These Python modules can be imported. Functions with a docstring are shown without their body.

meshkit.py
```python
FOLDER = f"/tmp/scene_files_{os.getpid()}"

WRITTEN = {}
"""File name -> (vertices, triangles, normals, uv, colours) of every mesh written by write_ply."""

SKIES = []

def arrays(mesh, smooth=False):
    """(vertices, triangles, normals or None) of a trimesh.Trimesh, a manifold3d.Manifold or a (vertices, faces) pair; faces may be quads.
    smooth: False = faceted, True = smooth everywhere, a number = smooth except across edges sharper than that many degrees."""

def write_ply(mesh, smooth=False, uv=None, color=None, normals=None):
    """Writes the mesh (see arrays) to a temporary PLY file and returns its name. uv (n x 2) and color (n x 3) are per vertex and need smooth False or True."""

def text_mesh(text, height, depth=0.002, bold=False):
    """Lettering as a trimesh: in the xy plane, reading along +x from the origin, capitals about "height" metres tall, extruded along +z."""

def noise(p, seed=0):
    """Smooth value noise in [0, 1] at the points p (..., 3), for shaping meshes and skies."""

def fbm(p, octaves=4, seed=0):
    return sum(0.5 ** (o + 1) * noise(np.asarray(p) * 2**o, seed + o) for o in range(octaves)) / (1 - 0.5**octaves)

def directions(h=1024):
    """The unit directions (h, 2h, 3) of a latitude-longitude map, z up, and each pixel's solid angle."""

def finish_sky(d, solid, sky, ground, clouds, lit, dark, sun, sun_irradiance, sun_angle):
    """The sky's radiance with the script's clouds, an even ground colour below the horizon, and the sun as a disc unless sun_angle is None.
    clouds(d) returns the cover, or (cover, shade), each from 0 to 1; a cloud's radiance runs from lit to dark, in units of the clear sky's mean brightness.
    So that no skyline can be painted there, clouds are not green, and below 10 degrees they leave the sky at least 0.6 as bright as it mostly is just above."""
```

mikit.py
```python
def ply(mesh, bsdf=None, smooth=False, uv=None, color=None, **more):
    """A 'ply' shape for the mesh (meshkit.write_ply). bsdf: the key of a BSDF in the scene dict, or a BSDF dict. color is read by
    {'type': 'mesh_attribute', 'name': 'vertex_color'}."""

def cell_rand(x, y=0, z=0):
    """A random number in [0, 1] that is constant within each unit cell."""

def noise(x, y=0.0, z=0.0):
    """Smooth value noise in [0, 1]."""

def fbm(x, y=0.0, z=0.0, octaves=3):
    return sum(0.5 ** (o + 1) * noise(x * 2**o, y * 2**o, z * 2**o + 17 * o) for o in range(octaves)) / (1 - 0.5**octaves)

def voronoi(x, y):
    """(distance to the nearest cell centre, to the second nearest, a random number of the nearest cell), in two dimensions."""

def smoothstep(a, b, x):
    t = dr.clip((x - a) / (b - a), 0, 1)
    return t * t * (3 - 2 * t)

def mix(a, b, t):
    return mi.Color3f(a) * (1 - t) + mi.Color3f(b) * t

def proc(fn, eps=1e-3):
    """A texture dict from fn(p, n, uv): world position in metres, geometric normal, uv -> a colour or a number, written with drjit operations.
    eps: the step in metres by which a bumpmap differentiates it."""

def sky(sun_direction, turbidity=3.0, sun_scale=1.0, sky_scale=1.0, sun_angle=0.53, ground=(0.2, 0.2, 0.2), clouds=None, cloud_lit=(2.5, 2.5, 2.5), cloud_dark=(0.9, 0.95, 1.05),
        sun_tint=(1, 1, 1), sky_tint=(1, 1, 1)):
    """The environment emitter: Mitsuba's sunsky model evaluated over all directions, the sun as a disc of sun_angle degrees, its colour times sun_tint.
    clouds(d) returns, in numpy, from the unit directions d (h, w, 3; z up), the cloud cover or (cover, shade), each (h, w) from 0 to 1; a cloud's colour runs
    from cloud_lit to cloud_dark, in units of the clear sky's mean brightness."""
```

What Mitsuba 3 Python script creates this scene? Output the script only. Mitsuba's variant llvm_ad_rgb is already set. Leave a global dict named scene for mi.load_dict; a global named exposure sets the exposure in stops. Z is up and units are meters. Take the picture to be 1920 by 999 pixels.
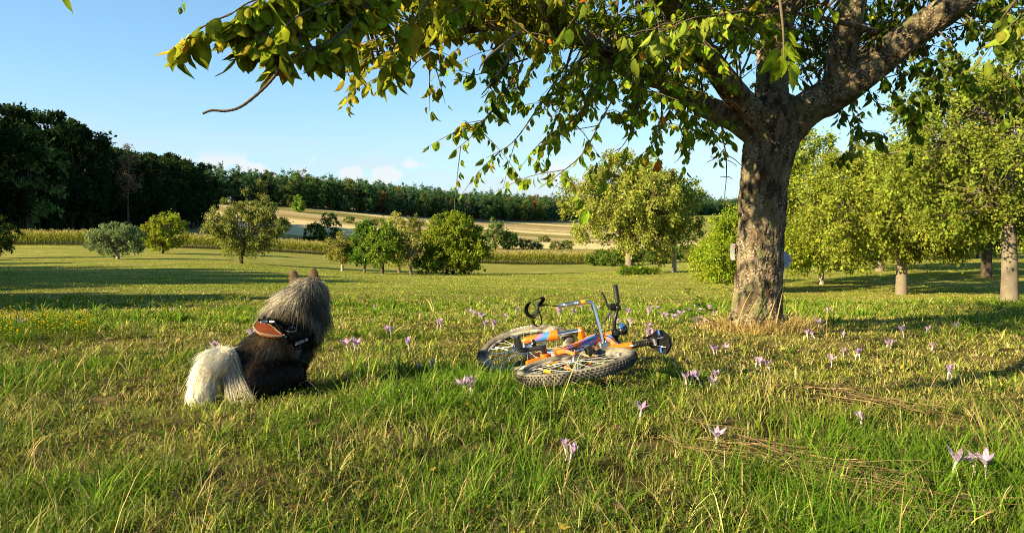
import math
import numpy as np, trimesh, mitsuba as mi, mikit, meshkit
from scipy.interpolate import RBFInterpolator, RegularGridInterpolator
from scipy.spatial import cKDTree
import manifold3d as m3

T = mi.ScalarTransform4f
scene, labels = {}, {}

# ---------------------------------------------------------------- camera, sky, exposure
FOC, EYE = 1300.0, 0.90
W0, H0, HOR = 1920, 999, 400.0
scene['camera'] = {'type': 'perspective', 'fov': math.degrees(2 * math.atan(960 / FOC)), 'fov_axis': 'x', 'near_clip': 0.05, 'far_clip': 6000.0,
                   'principal_point_offset_y': -(HOR - H0 / 2) / H0,
                   'to_world': T().look_at(origin=[0, 0, EYE], target=[0, 1, EYE], up=[0, 0, 1])}
SUN_EL, SUN_AZ = math.radians(21.0), (-0.86, -0.51)
SUN = np.array([SUN_AZ[0] * math.cos(SUN_EL), SUN_AZ[1] * math.cos(SUN_EL), math.sin(SUN_EL)])


def clouds(d):
    az = np.arctan2(d[..., 0], d[..., 1])
    el = np.arcsin(np.clip(d[..., 2], -1, 1))
    n = meshkit.fbm(np.stack([az * 34, el * 70, az * 0 + 3.1], -1), 5, 5)
    big = meshkit.fbm(np.stack([az * 7.5, el * 6, az * 0 + 1.7], -1), 3, 9)
    band = np.clip((el - 0.030) / 0.014, 0, 1) * np.clip((0.092 - el) / 0.022, 0, 1)
    cumulus = np.clip((0.62 * n + 0.62 * (big - 0.5) - 0.315 - 0.14 * (1 - band)) / 0.05, 0, 1) * band
    veil_n = meshkit.fbm(np.stack([az * 5, el * 46, az * 0 + 7.7], -1), 5, 21)
    veil = np.clip((veil_n - 0.40) / 0.3, 0, 1) * np.clip((0.17 - el) / 0.12, 0, 1) * 0.45 + 0.42 * np.clip((0.20 - el) / 0.20, 0, 1) ** 1.6
    cover = np.clip(np.maximum(cumulus * 0.75, veil), 0, 0.9)
    shade = np.clip(0.6 - 0.7 * cumulus, 0, 1)
    return cover, shade


scene['daylight'] = mikit.sky(SUN, turbidity=2.6, clouds=clouds, cloud_lit=(1.9, 1.85, 1.85), cloud_dark=(1.35, 1.45, 1.62), ground=(0.12, 0.13, 0.05), sky_scale=0.56, sun_tint=(0.94, 1.0, 0.94), sky_tint=(0.84, 1.0, 1.13))
exposure = 3.75

# ---------------------------------------------------------------- helpers


def at(px, py, D):
    """the point that stands D metres in front of the eye line at this place of the photograph"""
    return np.array([(px - 960.0) / FOC * D, D, EYE - (py - HOR) / FOC * D])


CTRL = []
for D, row in {1.0: 0, 2.0: 0, 3.0: 0, 3.7: -.005, 4.2: -.11, 4.7: -.155, 7.0: -.25, 10.0: -.55, 14.0: -.92}.items():
    CTRL += [(px, D, row) for px in (-300, 100, 500, 960, 1500, 1900, 2400)]
CTRL += [(-300, 22, -1.2), (100, 22, -1.3), (900, 22, -1.5), (1500, 22, -1.75), (1900, 22, -1.75), (2400, 22, -1.7),
         (-300, 37, -2.2), (100, 37, -2.3), (500, 37, -2.3), (900, 37, -2.6), (1200, 37, -2.45), (1500, 37, -2.4), (1900, 37, -2.2), (2400, 37, -2.2),
         (-300, 60, -3.2), (100, 60, -3.3), (455, 60, -3.3), (700, 57, -4.1), (900, 60, -4.4), (1200, 60, -4.1), (1500, 60, -3.2), (1900, 60, -3.0), (2400, 60, -3),
         (-300, 90, -4.2), (100, 90, -4.3), (500, 90, -4.9), (900, 90, -6.3), (1200, 90, -6.2), (1500, 90, -4.5), (1900, 90, -4), (2400, 90, -4),
         (-300, 112, -4.2), (100, 112, -4.2), (500, 112, -5.5), (720, 124, -7.4), (1000, 128, -8.8), (1200, 128, -8.4), (1500, 128, -6.0), (1900, 128, -5),
         (100, 150, -4.0), (500, 150, -5.7), (760, 150, -7.7), (1000, 155, -9.1), (1200, 155, -8.9), (1900, 150, -5.5), (2400, 150, -5),
         (100, 270, -3.0), (550, 270, -8.0), (760, 270, -9.8), (1000, 270, -11.8), (1500, 270, -10), (1900, 270, -8),
         (420, 390, 7.6), (550, 430, 5.6), (760, 480, -0.6), (900, 560, -4.0), (1000, 430, -10.6), (1000, 600, -6.2), (1060, 640, -8.0), (700, 330, -4.2), (860, 380, -7.0), (1360, 900, -3.0), (1900, 800, -4), (100, 430, 9),
         (100, 1000, 16), (550, 1000, 22), (1000, 1100, 10), (1400, 1500, 12), (1900, 1200, 6), (2400, 1000, 0), (-300, 300, -3), (-300, 1000, 12)]
CTRL = np.array(CTRL, float)
_rbf = RBFInterpolator(np.stack([CTRL[:, 0] / 350, np.log(CTRL[:, 1]) * 2.2], 1), CTRL[:, 2], kernel='linear', smoothing=0.02)
_gu, _gd = np.linspace(-300, 2400, 91), np.linspace(0, math.log(1600), 181)
_g = _rbf(np.stack([a.ravel() for a in np.meshgrid(_gu / 350, _gd * 2.2, indexing='ij')], 1)).reshape(91, 181)
from scipy.ndimage import gaussian_filter
_g = gaussian_filter(_g, (2.0, 1.6), mode='nearest')
_grid = RegularGridInterpolator((_gu, _gd), _g, bounds_error=False, fill_value=None)


def ground(x, y):
    x, y = np.asarray(x, float), np.asarray(y, float)
    yy = np.clip(y, 1.05, 1590)
    u = np.clip(960 + FOC * x / yy, -300, 2400)
    z = _grid(np.stack([u, np.log(yy)], -1))
    f = np.clip((yy - 2.2) / 1.6, 0, 1)
    z = z * f * f * (3 - 2 * f)
    far = np.clip(1 - np.hypot(x, y) / 60, 0, 1)
    p = np.stack([x, y, x * 0], -1)
    return z + far * (0.05 * (meshkit.fbm(p * 1.3, 3, 3) - 0.5) + 0.03 * (meshkit.noise(p * 6, 5) - 0.5)) + 0.12 * (1 - far) * (meshkit.noise(p * 0.06, 8) - 0.5)


def hit(px, py, d0=1.6, d1=900):
    """where the line of sight through this place of the photograph meets the ground"""
    D = np.exp(np.linspace(math.log(d0), math.log(d1), 900))
    P = np.stack([(px - 960) / FOC * D, D, EYE - (py - HOR) / FOC * D], 1)
    below = P[:, 2] <= ground(P[:, 0], P[:, 1])
    k = int(np.argmax(below)) if below.any() else len(D) - 1
    return P[k] * 0.5 + P[max(k - 1, 0)] * 0.5


def on_ground(px, D):
    x = (px - 960) / FOC * D
    return np.array([x, D, float(ground(x, D))])


used = {}


def key_of(name, parent=None):
    base = f'{parent}__{name}' if parent else name
    n = used.get(base, 0)
    used[base] = n + 1
    return base if n == 0 else f'{base}_{n:03d}'


def thing(name, label=None, cat=None, group=None, kind=None):
    k = key_of(name)
    tag(k, label, cat, group, kind)
    return k


def tag(k, label=None, cat=None, group=None, kind=None):
    d = {a: b for a, b in dict(label=label, category=cat, group=group, kind=kind).items() if b}
    if d:
        labels[k] = d
    return k


def put(name, mesh, bsdf, parent=None, smooth=False, color=None, label=None, cat=None, group=None, kind=None, normals=None, uv=None):
    k = key_of(name, parent)
    if normals is not None:
        path = meshkit.write_ply(mesh, False, uv, color, normals)
        scene[k] = {'type': 'ply', 'filename': path, 'face_normals': False, 'bsdf': {'type': 'ref', 'id': bsdf}}
    else:
        scene[k] = mikit.ply(mesh, bsdf, smooth=smooth, color=color, uv=uv)
    tag(k, label, cat, group, kind)
    return k


def unit(v):
    v = np.asarray(v, float)
    return v / (np.linalg.norm(v, axis=-1, keepdims=True) + 1e-12)


def spline(pts, n=6):
    """Catmull-Rom through rows of points (any number of columns), n steps a span"""
    p = np.asarray(pts, float)
    if len(p) < 3:
        t = np.linspace(0, 1, n + 1)[:, None]
        return p[0] * (1 - t) + p[-1] * t
    q = np.vstack([2 * p[0] - p[1], p, 2 * p[-1] - p[-2]])
    out = []
    for i in range(len(p) - 1):
        a, b, c, d = q[i:i + 4]
        t = np.linspace(0, 1, n, endpoint=False)[:, None]
        out.append(0.5 * (2 * b + (c - a) * t + (2 * a - 5 * b + 4 * c - d) * t * t + (3 * b - a - 3 * c + d) * t ** 3))
    return np.vstack(out + [p[-1:]])


def tube(points, radii, sides=8, caps=True, twist0=None):
    p = np.asarray(points, float)
    n = len(p)
    r = np.broadcast_to(np.asarray(radii, float), (n,))
    t = unit(np.gradient(p, axis=0))
    a = np.cross(t[0], [0, 0, 1.0] if abs(t[0][2]) < 0.9 else [1.0, 0, 0])
    a = unit(a)
    A = []
    for i in range(n):
        a = unit(a - t[i] * np.dot(a, t[i]))
        A.append(a)
    A = np.array(A)
    B = np.cross(t, A)
    ang = np.arange(sides) * 2 * np.pi / sides
    v = p[:, None] + r[:, None, None] * (np.cos(ang)[None, :, None] * A[:, None] + np.sin(ang)[None, :, None] * B[:, None])
    v = v.reshape(-1, 3)
    i, j = np.meshgrid(np.arange(n - 1), np.arange(sides), indexing='ij')
    q = np.stack([i * sides + j, i * sides + (j + 1) % sides, (i + 1) * sides + (j + 1) % sides, (i + 1) * sides + j], -1).reshape(-1, 4)
    f = np.vstack([q[:, [0, 1, 2]], q[:, [0, 2, 3]]])
    if caps:
        v = np.vstack([v, p[:1], p[-1:]])
        k = np.arange(sides)
        f = np.vstack([f, np.stack([(k + 1) % sides, k, k * 0 + n * sides], 1), np.stack([(n - 1) * sides + k, (n - 1) * sides + (k + 1) % sides, k * 0 + n * sides + 1], 1)])
    return v, f


def join(parts):
    """one (vertices, faces) of several; a third item per part, if given, is its colour"""
    parts = [(np.asarray(p[0]), np.asarray(p[1]), *p[2:]) for p in parts if len(p[0])]
    off = np.cumsum([0] + [len(p[0]) for p in parts])
    v = np.vstack([p[0] for p in parts])
    f = np.vstack([p[1] + o for p, o in zip(parts, off)])
    if len(parts[0]) > 2:
        return v, f, np.vstack([np.broadcast_to(p[2], (len(p[0]), 3)) for p in parts])
    return v, f


def tm(m):
    return np.array(m.vertices), np.array(m.faces)


def box(size, center=(0, 0, 0), bevel=0.0):
    s = np.asarray(size, float)
    if bevel:
        pts = []
        for k in range(3):
            e = np.full(3, -bevel)
            e[k] = 0
            h = s / 2 + e
            pts += [[a * h[0], b * h[1], c * h[2]] for a in (-1, 1) for b in (-1, 1) for c in (-1, 1)]
        v, f = tm(trimesh.convex.convex_hull(np.array(pts)))
    else:
        v, f = tm(trimesh.creation.box(s))
    return v + np.asarray(center), f


MATS = {}


def mat(name, d):
    scene[name] = d
    return name


VC = {'type': 'mesh_attribute', 'name': 'vertex_color'}
leaf_m = mat('leaf_material', {'type': 'principledthin', 'base_color': VC, 'roughness': 0.5, 'spec_trans': 0.0, 'diff_trans': 0.9, 'eta': 1.35})
grass_m = mat('grass_material', {'type': 'principledthin', 'base_color': VC, 'roughness': 0.55, 'spec_trans': 0.0, 'diff_trans': 0.7, 'eta': 1.3})
petal_m = mat('petal_material', {'type': 'principledthin', 'base_color': VC, 'roughness': 0.6, 'spec_trans': 0.0, 'diff_trans': 0.8, 'eta': 1.2})
fur_m = mat('fur_material', {'type': 'twosided', 'bsdf': {'type': 'principled', 'base_color': VC, 'roughness': 0.55, 'specular': 0.25}})
plain_m = mat('painted_material', {'type': 'twosided', 'bsdf': {'type': 'principled', 'base_color': VC, 'roughness': 0.35, 'specular': 0.5}})


def solid(name, rgb, rough=0.5, metallic=0.0, spec=0.5, coat=0.0):
    return mat(name, {'type': 'twosided', 'bsdf': {'type': 'principled', 'base_color': {'type': 'rgb', 'value': list(rgb)}, 'roughness': rough, 'metallic': metallic, 'specular': spec, 'clearcoat': coat}})


black_rubber = solid('black_rubber', (0.012, 0.012, 0.013), 0.6)
black_gloss = solid('black_plastic', (0.01, 0.01, 0.011), 0.25)
chrome = solid('chrome_metal', (0.72, 0.72, 0.74), 0.16, 1.0)
alloy = solid('alloy_metal', (0.5, 0.5, 0.5), 0.38, 1.0)
dark_metal = solid('dark_metal', (0.05, 0.05, 0.055), 0.4, 0.7)
orange_p = solid('orange_paint', (0.60, 0.14, 0.004), 0.3, coat=0.6)
yellow_p = solid('yellow_plastic', (0.60, 0.28, 0.008), 0.4)
blue_p = solid('blue_paint', (0.03, 0.13, 0.45), 0.3)
webbing = solid('black_webbing', (0.0035, 0.0035, 0.004), 0.9, spec=0.04)
white_p = solid('white_paint', (0.75, 0.75, 0.74), 0.4)


def bark_fn(p, n, uv):
    import drjit as dr
    s = mikit.fbm(p.x * 26, p.y * 26, p.z * 7, 4)
    c = mikit.mix((0.030, 0.022, 0.014), (0.135, 0.106, 0.072), mikit.smoothstep(0.30, 0.70, s))
    low = mikit.smoothstep(0.9, -0.1, p.z)
    l = mikit.fbm(p.x * 75 + 9, p.y * 75, p.z * 62, 3) * 0.66 + 0.34 * mikit.fbm(p.x * 7, p.y * 7, p.z * 4 + 5, 3) + 0.055 * low
    c = mikit.mix(c, (0.27, 0.24, 0.18), mikit.smoothstep(0.56, 0.66, l) * 0.8)
    g = mikit.fbm(p.x * 9 + 3, p.y * 9, p.z * 6 + 40, 3)
    return mikit.mix(c, (0.10, 0.115, 0.045), mikit.smoothstep(0.55, 0.75, g) * 0.7)


def bark_h(p, n, uv):
    return mikit.fbm(p.x * 30, p.y * 30, p.z * 9, 4) * 0.8 + mikit.fbm(p.x * 80, p.y * 80, p.z * 60, 2) * 0.3


bark_m = mat('bark_material', {'type': 'bumpmap', 'arbitrary': mikit.proc(bark_h, eps=0.004), 'scale': 0.05, 'bsdf': {'type': 'twosided', 'bsdf': {'type': 'principled', 'base_color': mikit.proc(bark_fn), 'roughness': 0.9, 'specular': 0.15}}})
twig_m = solid('twig_bark', (0.10, 0.075, 0.05), 0.85, spec=0.2)
grey_bark = solid('grey_bark', (0.165, 0.14, 0.11), 0.9, spec=0.15)
dark_bark = solid('dark_bark', (0.07, 0.055, 0.042), 0.9, spec=0.15)
branch_bark = solid('branch_bark', (0.12, 0.10, 0.075), 0.9, spec=0.15)
pale_bark = solid('pale_bark', (0.27, 0.245, 0.205), 0.9, spec=0.15)

# ---------------------------------------------------------------- ground


def corn_front(x):
    return 110 + (np.asarray(x) + 85) * 0.19


def build_ground():
    ys = np.concatenate([np.linspace(-60, -8, 12), np.linspace(-7, 1.4, 22), np.exp(np.linspace(math.log(1.5), math.log(60), 250)), np.exp(np.linspace(math.log(61.2), math.log(1600), 150))])
    s = np.linspace(-1, 1, 281)
    s = np.sign(s) * (0.6 * np.abs(s) + 0.4 * np.abs(s) ** 2)
    X = s[None] * (np.abs(ys)[:, None] * 1.15 + 7)
    Y = np.broadcast_to(ys[:, None], X.shape)
    Z = ground(X, Y)
    v = np.stack([X, Y, Z], -1).reshape(-1, 3)
    n, m = X.shape
    i, j = np.meshgrid(np.arange(n - 1), np.arange(m - 1), indexing='ij')
    a = (i * m + j).ravel()
    q = np.stack([a, a + 1, a + m + 1, a + m], 1)
    c = v[q].mean(1)
    field = (c[:, 1] > corn_front(c[:, 0]) + 9) & (c[:, 0] < 75 + 0.05 * c[:, 1])
    out = []
    for sel in (~field, field):
        f = np.vstack([q[sel][:, [0, 1, 2]], q[sel][:, [0, 2, 3]]])
        ids, inv = np.unique(f, return_inverse=True)
        out.append((v[ids], inv.reshape(-1, 3)))
    return out


def meadow_fn(p, n, uv):
    big = mikit.fbm(p.x * 0.11 + 3, p.y * 0.20, 0.5, 3)
    mid = mikit.fbm(p.x * 0.8, p.y * 0.8, 4.0, 3)
    fine = mikit.fbm(p.x * 9, p.y * 9, 1.0, 3)
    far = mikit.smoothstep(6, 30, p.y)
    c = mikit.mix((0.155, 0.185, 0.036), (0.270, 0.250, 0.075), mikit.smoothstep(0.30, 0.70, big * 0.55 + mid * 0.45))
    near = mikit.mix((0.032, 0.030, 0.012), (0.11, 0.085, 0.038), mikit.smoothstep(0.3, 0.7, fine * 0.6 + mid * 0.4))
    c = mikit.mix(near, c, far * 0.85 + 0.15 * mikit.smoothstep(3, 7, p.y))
    return c * (0.72 + 0.56 * fine) * (0.80 + 0.40 * mikit.fbm(p.x * 0.35, p.y * 0.5, 9.0, 3))


def field_fn(p, n, uv):
    import drjit as dr
    row = p.y + p.x * 0.22 + 4 * mikit.noise(p.x * 0.01, p.y * 0.01, 2)
    k = mikit.noise(row * 0.035, 3.0, 0.0)
    c = mikit.mix((0.31, 0.235, 0.125), (0.52, 0.43, 0.225), mikit.smoothstep(0.35, 0.6, k))
    c = mikit.mix(c, (0.17, 0.17, 0.05), mikit.smoothstep(0.66, 0.74, mikit.noise(row * 0.06, 9.0, 0.0)) * 0.75)
    line = 0.5 + 0.5 * dr.sin(row * 2.2)
    f = mikit.fbm(p.x * 0.25, p.y * 0.25, 0, 3)
    return c * (0.84 + 0.10 * line + 0.22 * f)


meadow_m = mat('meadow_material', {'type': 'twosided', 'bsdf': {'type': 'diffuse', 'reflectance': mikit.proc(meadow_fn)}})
field_m = mat('field_material', {'type': 'twosided', 'bsdf': {'type': 'diffuse', 'reflectance': mikit.proc(field_fn)}})
_meadow, _field = build_ground()
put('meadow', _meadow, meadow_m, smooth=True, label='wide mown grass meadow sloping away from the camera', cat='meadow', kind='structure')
put('field', _field, field_m, smooth=True, label='pale stubble field beyond the maize, rising to the wood', cat='field', kind='structure')

# ---------------------------------------------------------------- leaves and trees
_lt = np.array([0, .09, .24, .42, .60, .78, .91, 1.0])
_lw = np.array([0, .24, .44, .50, .46, .30, .11, 0])
LEAF = np.array([[0, 0]] + [[t, 0] for t in _lt[1:-1]] + [[t, w] for t, w in zip(_lt[1:-1], _lw[1:-1])] + [[t, -w] for t, w in zip(_lt[1:-1], _lw[1:-1])] + [[1, 0]])
LEAF_F = [[0, 1, 7], [0, 13, 1], [6, 19, 12], [6, 18, 19]]
for _i in range(5):
    LEAF_F += [[1 + _i, 2 + _i, 8 + _i], [1 + _i, 8 + _i, 7 + _i], [1 + _i, 13 + _i, 14 + _i], [1 + _i, 14 + _i, 2 + _i]]
LEAF_F = np.array(LEAF_F)
CARD = np.array([[0, 0], [.45, .5], [.45, -.5], [1, 0]])
CARD_F = np.array([[0, 2, 1], [1, 2, 3]])


def leaves(P, axis, side, L, W, col, full=False, fold=0.25, curl=0.25, rng=None):
    """many leaves at P along axis, side = rough sideways direction; col (n,3)"""
    n = len(P)
    tmpl, F = (LEAF, LEAF_F) if full else (CARD, CARD_F)
    axis = unit(axis)
    side = unit(side - axis * (side * axis).sum(-1, keepdims=True))
    nor = np.cross(axis, side)
    L, W = np.broadcast_to(L, (n,)), np.broadcast_to(W, (n,))
    fold = np.broadcast_to(fold, (n,))
    curl = np.broadcast_to(curl, (n,))
    t, s = tmpl[:, 0], tmpl[:, 1]
    h = np.abs(s)[None] * W[:, None] * fold[:, None] * 2 - curl[:, None] * L[:, None] * (t ** 2)[None]
    if full and rng is not None:
        h = h + (rng.normal(0, 0.016, (n, len(t))) + 0.05 * np.sin(t[None] * rng.uniform(4, 9, (n, 1)) + rng.uniform(0, 6, (n, 1))) * np.abs(s)[None] * 2) * L[:, None]
    v = P[:, None] + t[None, :, None] * L[:, None, None] * axis[:, None] + s[None, :, None] * W[:, None, None] * side[:, None] + h[..., None] * nor[:, None]
    k = len(tmpl)
    f = (F[None] + (np.arange(n) * k)[:, None, None]).reshape(-1, 3)
    c = np.repeat(np.asarray(col), k, axis=0)
    if full and rng is not None:
        pat = np.where(s == 0, 1.22, 0.94)[None] * np.exp(rng.normal(0, .13, (n, k)))
        c = c * pat.reshape(-1, 1)
        spot = (rng.random(n * k) < .022)
        c[spot] = c[spot] * [1.3, .75, .6]
    return v.reshape(-1, 3), f, c


def leaf_colors(rng, n, base, var=0.25, yellow=0.08, tint=(0.42, 0.30, 0.03)):
    c = np.asarray(base)[None] * np.exp(rng.normal(0, var, (n, 1))) * np.exp(rng.normal(0, 0.07, (n, 3)))
    m = rng.random(n) < yellow
    c[m] = np.asarray(tint) * np.exp(rng.normal(0, 0.25, (m.sum(), 1)))
    return np.clip(c, 0.004, 0.75)


def tree_mesh(seed, height, width, trunk_r, clear, n_clumps, per_clump, leaf, base, lean=(0, 0), depth=None, var=0.28, yellow=0.06, clump=0.5, bushy=False, tint=(0.30, 0.29, 0.04), droop=0.25, top=1.0, flat=1.0):
    """(trunk with limbs, crown) standing on the origin: limbs run from the trunk to uneven leaf clumps that fill the crown's volume"""
    rng = np.random.default_rng(seed)
    depth = depth or width
    lean = np.array([lean[0], lean[1], 0.0])
    top_z, mid = height, (height + clear) / 2
    trunk_top = clear + (height - clear) * 0.55
    wob = rng.normal(0, trunk_r * 0.8, (5, 3)) * [1, 1, 0]
    tp = np.array([[0, 0, -0.25], [0, 0, clear * 0.45], [0, 0, clear], [0, 0, (clear + trunk_top) / 2], [0, 0, trunk_top]])
    tp = tp + wob * np.linspace(0, 1, 5)[:, None] + lean[None] * (np.clip(tp[:, 2:], 0, None) / height)
    tr = np.array([1.22, 1.02, 0.9, 0.6, 0.25]) * trunk_r
    sp = spline(np.c_[tp, tr], 5)
    wood, stem = [], tube(sp[:, :3], sp[:, 3], 12)
    # clump centres
    C = []
    nz = rng.random(3) * 50
    while len(C) < n_clumps:
        d = rng.normal(0, 1, 3)
        d /= np.linalg.norm(d)
        lump = 0.72 + 0.56 * float(meshkit.noise(d * 1.9 + nz, seed))
        r = (0.25 + 0.75 * rng.random() ** 0.45) * lump
        p = d * r
        if p[2] < 0:
            p[2] *= 0.85
        hz = (height - clear * (0.55 if not bushy else 0.2)) / 2
        zc = height - hz
        wz = 1.0 - 0.25 * max(p[2], 0) * top
        c = np.array([p[0] * width / 2 * wz, p[1] * depth / 2 * wz, zc + p[2] * hz * flat]) + lean * (zc + p[2] * hz) / height
        if c[2] > (0.25 if bushy else clear * 0.55):
            C.append(c)
    C = np.array(C)
    # limbs towards groups of clumps
    n_limb = max(4, min(9, n_clumps // 12))
    seeds = C[rng.choice(len(C), n_limb, replace=False)]
    for _ in range(4):
        lab = np.argmin(((C[:, None] - seeds[None]) ** 2).sum(-1), 1)
        seeds = np.array([C[lab == k].mean(0) if (lab == k).any() else seeds[k] for k in range(n_limb)])
    for k in range(n_limb):
        tgt = seeds[k]
        zs = np.clip(clear * 0.9 + (tgt[2] - clear) * 0.25, clear * 0.75, trunk_top)
        i0 = int(np.argmin(np.abs(sp[:, 2] - zs)))
        a = sp[i0, :3]
        mid_p = a * 0.5 + tgt * 0.5 + np.array([0, 0, 0.05 * height]) + rng.normal(0, 0.03 * width, 3)
        r0 = min(sp[i0, 3] * 0.75, trunk_r * 0.6)
        lp = spline(np.c_[[a, mid_p, tgt], [r0, r0 * 0.6, r0 * 0.28]], 6)
        wood.append(tube(lp[:, :3], lp[:, 3], 7))
        for c in C[lab == k]:
            j = rng.integers(4, len(lp) - 1)
            b = lp[j, :3]
            m2 = (b + c) / 2 + rng.normal(0, 0.05, 3) * np.linalg.norm(c - b)
            tw = spline(np.c_[[b, m2, c], [lp[j, 3] * 0.55, lp[j, 3] * 0.35, 0.006]], 3)
            wood.append(tube(tw[:, :3], np.maximum(tw[:, 3], 0.006), 4, caps=False))
    # leaves in clumps: short shoots that radiate from the clump centre
    cen = np.array([0, 0, (height + clear) / 2]) + lean * 0.6
    P, A, S = [], [], []
    for c in C:
        out = unit(c - cen)
        size = clump * np.exp(rng.normal(0, 0.25))
        ns = 7
        dirs = unit(rng.normal(0, 1, (ns, 3)) + out * 0.9 + [0, 0, 0.25])
        which = rng.integers(0, ns, per_clump)
        t = rng.random(per_clump) ** 0.7
        p = c + dirs[which] * (t * size)[:, None] + rng.normal(0, size * 0.17, (per_clump, 3)) - np.array([0, 0, 1]) * (droop * size * t ** 2)[:, None]
        P.append(p)
        A.append(unit(dirs[which] * 0.6 + rng.normal(0, 0.6, (per_clump, 3)) - [0, 0, droop * 2.2]))
        S.append(rng.normal(0, 1, (per_clump, 3)) + np.cross(dirs[which], [0, 0, 1.0]) * 1.2)
    P, A, S = map(np.vstack, (P, A, S))
    n = len(P)
    col = leaf_colors(rng, n, base, var, yellow, tint)
    cl_var = np.repeat(np.exp(rng.normal(0, 0.13, n_clumps)), per_clump)
    col = np.clip(col * cl_var[:, None], 0.004, 0.7)
    sz = leaf * np.exp(rng.normal(0, 0.22, n))
    crown = leaves(P, A, S, sz, sz * 0.62, col)
    return stem, join(wood), crown


def place(mesh, pos, rot=0.0, scale=1.0):
    c, s = math.cos(rot), math.sin(rot)
    R = np.array([[c, -s, 0], [s, c, 0], [0, 0, 1]])
    return (mesh[0] * scale) @ R.T + np.asarray(pos), *mesh[1:]


def tree(name, pos, label, cat, bark, rot=0.0, group=None, **kw):
    w, br, cr = tree_mesh(**kw)
    k = thing(name, label, cat, group)
    w, br, cr = place(w, pos, rot), place(br, pos, rot), place(cr, pos, rot)
    put('trunk', w, bark, k, smooth=True)
    put('branches', br, branch_bark, k, smooth=True)
    put('crown', cr[:2], leaf_m, k, color=cr[2])
    return k
# ---------------------------------------------------------------- the trees of the orchard and the meadow
GREEN, YGREEN, PALE, DEEP, OLIVE = (0.060, 0.095, 0.014), (0.135, 0.150, 0.018), (0.23, 0.235, 0.055), (0.028, 0.058, 0.012), (0.095, 0.110, 0.022)

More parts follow.
